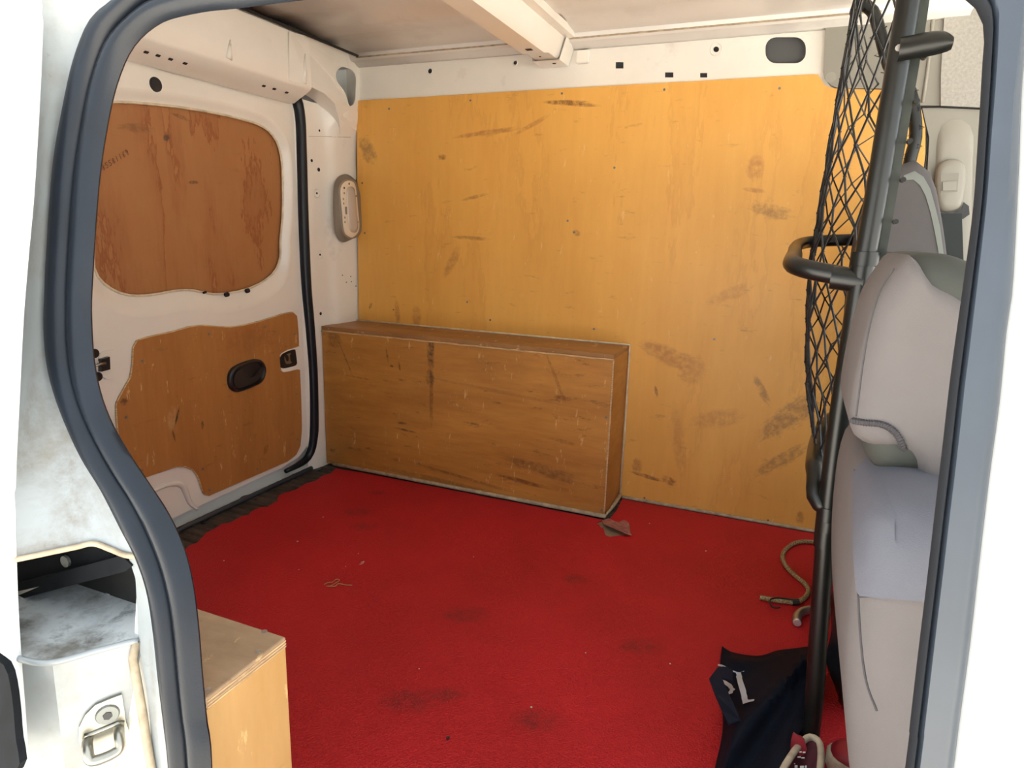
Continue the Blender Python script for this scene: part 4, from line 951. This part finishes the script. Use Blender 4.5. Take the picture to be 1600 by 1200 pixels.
# ================================================================== SEATS
def prof_px(px, Y, n=48): return [(p.x, p.z) for p in smooth_path([on(u, v, 'Y', Y) for u, v in px], n, True)]
seat = thing('passenger_seat', 'grey cloth covered passenger seat with a headrest, beside the net frame', 'seat', (.62, -1.1, 0))
Yb = -1.06
bpx = [(1345, 690), (1322, 730), (1310, 800), (1305, 870), (1305, 940), (1310, 1010), (1322, 1080), (1345, 1150), (1380, 1215), (1430, 1290), (1560, 1300), (1600, 1150), (1600, 950), (1590, 800), (1560, 730), (1480, 700), (1400, 684)]
back = pad(prof_px(bpx, Yb, 64), -1.30, -.915, .045, 7).build('backrest', M['fabric'], seat, True, 70)
bt = bvh(back)
MB().box((.60, -1.30, .06), (1.0, -.92, .20), .05).build('cushion', M['fabric'], seat, True)
MB().box((.62, -1.26, -.004), (.98, -.96, .07), .01).build('seat_base', M['black'], seat)
def seam(px, r, name, m, tree, par, n=60, lift=.0004):
    sm = smooth_path([Vector((u, v, 0)) for u, v in px], n)
    P = [hit(tree, p.x, p.y, lift) for p in sm]; P = [p for p in P if p is not None]
    if len(P) > 2: return MB().tube(P, r, 6).build(name, m, par, True)
seam([(1336, 735), (1335, 800), (1338, 870), (1342, 932), (1345, 990), (1353, 1060), (1370, 1110)], .0011, 'seam', M['thread_d'], bt, back)
seam([(1343, 932), (1370, 931), (1410, 935), (1455, 938)], .0011, 'seam', M['thread_d'], bt, back)
# blue-grey upper panel set in the side
pan_px = resample([Vector((u, v, 0)) for u, v in ((1337, 740), (1360, 715), (1400, 716), (1470, 745), (1500, 790), (1490, 940), (1410, 935), (1344, 931), (1338, 860))], 60, True)
P3 = [hit(bt, p.x, p.y, .003) for p in pan_px]
if all(p is not None for p in P3):
    mb = MB(); cu_ = sum((p.x for p in pan_px))/60; cv_ = sum((p.y for p in pan_px))/60
    rws = []
    for k in (1, .8, .6, .4, .2):
        rws.append([hit(bt, cu_+(p.x-cu_)*k, cv_+(p.y-cv_)*k, .003) for p in pan_px])
    mb.grid(rws, True); mb.f.append(tuple(4*60+i for i in range(60))); mb.build('side_panel', M['fabric_b'], back, True)
Yh = -1.09
cover_px = [(1404, 396), (1382, 420), (1356, 462), (1338, 520), (1325, 580), (1320, 622), (1326, 650), (1350, 664), (1380, 668), (1402, 682), (1414, 705), (1418, 724), (1440, 734), (1470, 742), (1540, 765), (1580, 720), (1590, 600), (1570, 540), (1540, 496), (1500, 464), (1460, 438), (1430, 424)]
cover = pad(prof_px(cover_px, Yh, 80), -1.185, -.985, .026, 6).build('headrest_cover', M['fabric'], seat, True, 70)
core_px = [(1403, 398), (1385, 420), (1362, 470), (1345, 560), (1336, 640), (1342, 675), (1358, 700), (1380, 706), (1415, 712), (1460, 730), (1540, 755), (1575, 700), (1580, 560), (1560, 480), (1520, 425), (1480, 402), (1440, 393)]
core = pad(prof_px(core_px, Yh, 80), -1.178, -.992, .028, 6).build('headrest_core', M['lining'], seat, True, 70)
ct = bvh(cover)
seam([(1398, 420), (1376, 455), (1362, 500), (1350, 560), (1342, 620), (1338, 650)], .0009, 'seam', M['fabric_d'], ct, cover)
# overlocked edge of the cover round the corner cut-out
sm_ = smooth_path([Vector((u, v, 0)) for u, v in ((1333, 657), (1352, 660), (1378, 663), (1398, 675), (1411, 697), (1416, 718))], 60)
ov = [hit(ct, p.x, p.y, .001) for p in sm_]; ov = [p for p in ov if p]
if len(ov) > 4: MB().tube(ov, .0028, 6, rads=[.0026+.0008*(i % 2) for i in range(len(ov))]).build('overlock_stitch', M['thread_d'], cover)
MB().tube([on(1385, 716, 'Y', -1.13), on(1402, 722, 'Y', -1.14)], .010, 12).build('post_collar', M['black'], seat, True, 40)
for yy in (-1.13, -1.04):
    MB().tube([(.565, yy, .50), (.555, yy, .60)], .006, 10).build('headrest_post', M['alu'], seat, True)

dseat = thing('driver_seat', 'darker grey driver seat back with pale piping behind the net', 'seat', (.72, -.42, 0))
dp = [(1335, 520), (1345, 430), (1356, 360), (1368, 314), (1382, 282), (1402, 258), (1432, 252), (1455, 278), (1466, 325), (1474, 375), (1480, 430), (1490, 560), (1490, 900), (1400, 1000), (1350, 900), (1335, 700)]
db = pad(prof_px(dp, -.55, 64), -.585, -.20, .03, 7).build('backrest', M['fabric_d'], dseat, True, 70)
pip = [on(u, v, 'Y', -.44) for u, v in ((1405, 270), (1430, 266), (1450, 288), (1463, 325), (1471, 370), (1478, 430), (1486, 520))]
dt = bvh(db)
band_px = [(1412, 272, 1412, 281), (1430, 263, 1427, 279), (1444, 272, 1438, 288), (1455, 290, 1447, 305), (1464, 320, 1455, 332), (1471, 352, 1461, 360), (1475, 385, 1466, 388), (1479, 420, 1470, 420)]
rw = []
for a, b, c, d in band_px:
    r_ = [hit(dt, a+(c-a)*k, b+(d-b)*k, .0015) for k in (.3, .65, 1.1)]
    if all(r_): rw.append(r_)
if len(rw) > 2: MB().grid(rw).build('piping', M['piping'], db, True)
MB().box((.68, -.60, .08), (1.08, -.20, .22), .05).build('cushion', M['fabric_d'], dseat, True)
MB().box((.70, -.56, -.004), (1.04, -.24, .09), .01).build('seat_base', M['black'], dseat)

# seat belt on the far pillar
sb = thing('seat_belt', 'black seat belt hanging from a grey height adjuster on the pillar', 'seat belt', (.73, -.01, .6))
ap = smooth_path([Vector((u, v, 0)) for u, v in ((1461, 300), (1462, 268), (1472, 253), (1490, 249), (1504, 256), (1508, 275), (1504, 310), (1497, 326), (1480, 331), (1466, 326))], 40, True)
a3 = [on(p.x, p.y, 'Y', -.005) for p in ap]; ac = sum(a3, Vector())/40
mb = MB(); mb.grid([[ac+(p-ac)*k+Vector((0, -h, 0)) for p in a3] for k, h in ((1, 0), (1, .008), (.92, .016), (.7, .019), (.01, .019))], True); adj = mb.build('height_adjuster', M['trim_l'], sb, True, 60)
q = [on(u, v, 'Y', -.025) for u, v in ((1470, 272), (1498, 270), (1496, 300), (1470, 301))]; MB().plate(q, [], (0, .004, 0)).build('button_recess', M['trim'], adj)
q = [on(u, v, 'Y', -.028) for u, v in ((1473, 284), (1495, 283), (1494, 297), (1473, 298))]; MB().plate(q, [], (0, .005, 0)).build('button', M['trim_l'], adj)
ring = [on(u, v, 'Y', -.020) for u, v in ((1468, 331), (1490, 333), (1503, 326), (1506, 316), (1514, 322), (1515, 335), (1505, 342), (1480, 343), (1466, 338))]
MB().plate(ring, [], (0, .005, 0)).build('guide_loop', M['black'], sb)
w0 = [on(u, v, 'Y', -.022) for u, v in ((1472, 334), (1503, 334))]; w1 = [on(u, v, 'Y', -.03) for u, v in ((1476, 420), (1506, 420))]; w2 = [on(u, v, 'Y', -.03) for u, v in ((1480, 700), (1510, 700))]
mb = MB(); mb.grid([[a, b, b+Vector((0, .0015, 0)), a+Vector((0, .0015, 0))] for a, b in (w0, w1, w2)], True); mb.build('webbing', M['belt'], sb)

# ================================================================== LOOSE THINGS ON THE FLOOR
# bungee cord
def fl(u, v, z=.0058): return on(u, v, 'Z', z)
bz = lambda pts, z=.0058: [fl(u, v, z) for u, v in zz(1170, 820, 6.667, pts)]
bg = thing('bungee_cord', 'tan speckled bungee cord with a black wire hook, curled on the mat', 'cord', fl(1250, 900, 0))
MB().tube(smooth_path(bz([(115, 755), (200, 770), (300, 790), (400, 800), (480, 808), (540, 790), (600, 740), (622, 680), (590, 620), (520, 560), (430, 480), (370, 400), (352, 320), (390, 250), (470, 195), (560, 175), (680, 180), (800, 195), (900, 230), (960, 290)]), 160), .0053, 10).build('cord', M['braid'], bg, True)
hk = bz([(520, 800), (480, 790), (440, 780), (350, 765), (270, 762), (225, 780), (220, 815), (240, 850), (280, 866), (325, 862)], .0125)
MB().tube(smooth_path(hk, 50), .0017, 8).build('hook', M['black'], bg, True)
for k in range(6):
    c = bz([(455+k*11, 806)], .0058)[0]
    ax = (bz([(520, 808)])[0]-bz([(450, 805)])[0]).normalized(); a = Vector((0, 0, 1)); b = ax.cross(a)
    MB().tube([c+(a*math.cos(t*math.pi/8)+b*math.sin(t*math.pi/8))*.0062 for t in range(16)], .0016, 6, closed=True).build('hook_coil', M['black'], bg, True)
h2 = bz([(725, 775), (740, 750), (765, 735), (800, 720)], .006)
MB().tube(h2, .0034, 8).build('end_hook', M['black'], bg, True)
MB().tube(bz([(745, 725), (775, 712), (820, 700)], .006), .0045, 8).build('cord_end', M['braid'], bg, True)
# silver curved handle
sh = thing('curved_handle', 'silver curved tubular handle lying on the mat under the net frame', 'handle', fl(1250, 965, 0))
hpth = smooth_path(bz([(505, 1020), (500, 985), (515, 940), (570, 900), (650, 885), (740, 885), (860, 900), (980, 930)], .0092), 50)
MB().tube(hpth, .0088, 14).build('tube', M['alu'], sh, True)
d0 = (hpth[0]-hpth[2]).normalized(); MB().disc(hpth[0]-d0*.001, d0, .0088, .003, 16, .007).build('end_cap', plain('bright_cap', (.7, .69, .68), .3, metal=.6), sh, True, 40)

# black cloth bag
bag = thing('cloth_bag', 'crumpled black cloth bag with a silver serif letter, slumped on the mat', 'bag', fl(1200, 1120, 0))
Lp = smooth_path([Vector((u, v, 0)) for u, v in ((1128, 1009), (1125, 1045), (1128, 1090), (1130, 1130), (1125, 1165), (1117, 1200), (1108, 1260))], 25)
Rp = smooth_path([Vector((u, v, 0)) for u, v in ((1276, 1008), (1272, 1060), (1267, 1105), (1252, 1140), (1232, 1175), (1212, 1215), (1195, 1262))], 25)
Tp = smooth_path([Vector((u, v, 0)) for u, v in ((1128, 1009), (1142, 1018), (1165, 1023), (1190, 1024), (1215, 1016), (1240, 1013), (1276, 1008))], 25)
Bp = smooth_path([Vector((u, v, 0)) for u, v in ((1108, 1260), (1140, 1262), (1170, 1262), (1195, 1262))], 25)
def bag_z(s, t, u, v):
    e = min(1, s/.15)*min(1, t/.10)
    ang = math.atan2(v-1000, 1285-u)    # folds fan out from the corner tied at the frame
    fold = (.5+.5*math.cos(ang*9.0-1.0))**1.5+.3*(.5+.5*math.cos(ang*21+1))
    return .006+e*(.012+.034*fold)*(.55+.45*(1-abs(s-.55)))+.075*max(0, s-.55)**1.3*(1-.5*t)
rws = []; low_ = []
for j in range(25):
    t = j/24; r_ = []
    for i in range(25):
        s = i/24
        q = Lp[j].lerp(Rp[j], s)+Tp[i].lerp(Bp[i], t)-(Lp[0].lerp(Rp[0], s)).lerp(Lp[24].lerp(Rp[24], s), t)
        r_.append(on(q.x, q.y, 'Z', bag_z(s, t, q.x, q.y)))
    rws.append(r_)
mb = MB(); mb.grid(rws); nb_ = len(mb.v); mb.grid([[Vector((p.x, p.y, .001)) for p in r_] for r_ in rws])
per = [(0, i) for i in range(25)]+[(j, 24) for j in range(1, 25)]+[(24, i) for i in range(23, -1, -1)]+[(j, 0) for j in range(23, 0, -1)]
for (a, b), (c, d) in zip(per, per[1:]+per[:1]): mb.f.append((a*25+b, c*25+d, nb_+c*25+d, nb_+a*25+b))
bagm = mb.build('body', M['bag'], bag, True, 75)
gt = bvh(bagm)
bz5 = lambda pts: zz(1080, 980, 5, pts)
def decal(px, name, m, par, tree, lift=.006, n=60):
    P = resample([Vector((u, v, 0)) for u, v in px], n, True)
    P3 = [hit(tree, p.x, p.y, lift) for p in P]
    P3 = [p for p in P3 if p is not None]
    mb = MB(); mb.plate(P3, [], ray(*px[0]).normalized()*.0008); return mb.build(name, m, par)
decal(bz5([(327, 352), (412, 358), (408, 372), (386, 376), (458, 598), (510, 590), (505, 606), (462, 614), (418, 630), (410, 612), (345, 378), (330, 366)]), 'printed_letter', M['print'], bag, gt)
decal(bz5([(248, 430), (290, 445), (330, 475), (348, 510), (338, 540), (300, 552), (290, 540), (315, 525), (318, 505), (290, 480), (255, 460)]), 'printed_curve', M['print'], bag, gt)
decal(bz5([(228, 305), (262, 312), (296, 326), (260, 324), (230, 318)]), 'printed_stroke', M['print'], bag, gt)
def strap(px, zs, name):
    vs = [on(u, v, 'Z', z) for (u, v), z in zip(bz5(px), zs)]
    mb = MB(); n = len(vs); mb.plate(vs, [], (0, 0, .0025)); return mb.build(name, M['bag_strap'], bag)
strap([(205, 322), (140, 410), (180, 520), (240, 660), (292, 765), (386, 738), (330, 610), (270, 480), (232, 385)], [.060, .055, .056, .056, .050, .052, .058, .060, .060], 'strap')
strap([(205, 320), (280, 318), (322, 345), (325, 425), (250, 408), (228, 380)], [.058, .056, .055, .053, .055, .056], 'strap_fold')

# shoes
def shoe(name, label, loc, rz, tilt=0.0):
    t = thing(name, label, 'shoe', loc, 'trainers by the foot of the net frame')
    Rm = Matrix.Rotation(rz, 4, 'Z') @ Matrix.Rotation(tilt, 4, 'X')
    def W_(p): return Vector(loc)+Rm @ Vector(p)
    # x across, y toe(-) to heel(+), z up; 0.27 long
    def halfw(s): return .030+.019*math.sin(math.pi*min(1, s*1.02))**.8 if s > 0 else .01
    N = 20
    outl = []
    for k in range(36):
        a = 2*math.pi*k/36; y = -.135*math.cos(a); s = (y+.135)/.27
        w = .046*(1-.32*s)*(abs(math.sin(a))**.75)*(1 if math.sin(a) >= 0 else -1)
        outl.append((w, y))
    mb = MB(); mb.grid([[W_((x*k, y*k, z)) for x, y in outl] for z, k in ((.0, .96), (.004, 1.0), (.022, 1.0), (.026, .97))], True)
    mb.f.append(tuple(range(36))[::-1]); mb.f.append(tuple(3*36+i for i in range(36))); mb.build('sole', M['cream'], t, True, 50)
    rows = []
    def topz(y): s = (y+.135)/.27; return .045+.055*max(0, min(1, (s-.25)/.35))-.008*max(0, (s-.6))
    for k, f in ((.97, 0), (.95, .3), (.88, .62), (.74, .85), (.58, 1.0)):
        rows.append([W_((x*k, y*(k if y < 0 else (.97+.0*k))*1.0 if y < 0 else y*(.97-.10*f), .024+(topz(y)-.024)*f)) for x, y in outl])
    mb = MB(); mb.grid(rows, True); mb.build('upper', M['shoe_red'], t, True)
    # collar rim, lining and tongue
    rim = [W_((x*.58, y*.58 if y < 0 else y*.87, topz(y)+.001)) for x, y in outl]
    MB().tube(rim, .0045, 8, closed=True).build('collar_rim', M['cream'], t, True)
    mb = MB(); cn = W_((0, .03, .045)); mb.grid([rim, [p.lerp(cn, .35)-Vector((0, 0, .012)) for p in rim], [p.lerp(cn, .7)-Vector((0, 0, .010)) for p in rim], [p.lerp(cn, .99) for p in rim]], True); mb.build('lining', M['shoe_dark'], t, True)
    return t, W_
s1p = on(1240, 1205, 'Z', .085); s1 = (s1p.x, s1p.y-.055, 0)
t1, W1 = shoe('trainer', 'red trainer with a cream collar rim beside the black bag', s1, D(-12))
# pull tab standing up at the heel, torn at the edge
tb = [on(u, v, 'Y', s1p.y+.03) for u, v in bz5([(775, 1000), (778, 900), (790, 845), (800, 828), (820, 845), (860, 860), (885, 885), (893, 920), (905, 960), (880, 1000), (830, 1010)])]
MB().plate(tb, [], (0, .003, 0)).build('pull_tab', M['shoe_red'], t1)
for i, (u, v, w, h) in enumerate(((790, 965, 30, 9), (845, 972, 18, 8), (870, 975, 22, 8), (830, 1012, 26, 8), (860, 1018, 26, 8), (752, 1066, 60, 5), (760, 1082, 34, 20), (808, 1080, 22, 20), (850, 1086, 30, 22), (888, 1084, 14, 20))):
    (a, b), (c, d) = bz5([(u, v), (u+w, v+h)])
    q = [on(x, y_, 'Z', .060+(.092-.060)*max(0, (1200-y_)/40)+.02) for x, y_ in ((a, b), (c, b), (c, d), (a, d))]
    MB().plate(q, [], (0, 0, .0006)).build('printed_mark', M['white_print'], t1)
shoe('trainer', 'grubby red trainer lying behind the net frame under the passenger seat', (.672, -.872, 0), D(-86))
# dark crumpled plastic sack behind the net
sk = MB(); rws = []
for j in range(19):
    th = math.pi*j/18; row = []
    for i in range(32):
        ph = 2*math.pi*i/32
        k = 1+.10*math.sin(5*ph+3*math.cos(2*th))+.07*math.sin(9*ph-4*th)
        row.append((.608+.070*k*math.sin(th)**.45*math.cos(ph), -.70+.075*k*math.sin(th)**.45*math.sin(ph), max(.001, .13-.13*math.cos(th)*(1+.08*math.sin(4*ph)))))
    rws.append(row)
sk.grid(rws, True); o = sk.build('plastic_sack', plain('black_plastic_sack', (.012, .016, .020), .35, var=.4, vscale=40, bmp=.5, bscale=60), None, True)
tag(o, 'dark crumpled plastic sack standing behind the net under the seats', 'sack')
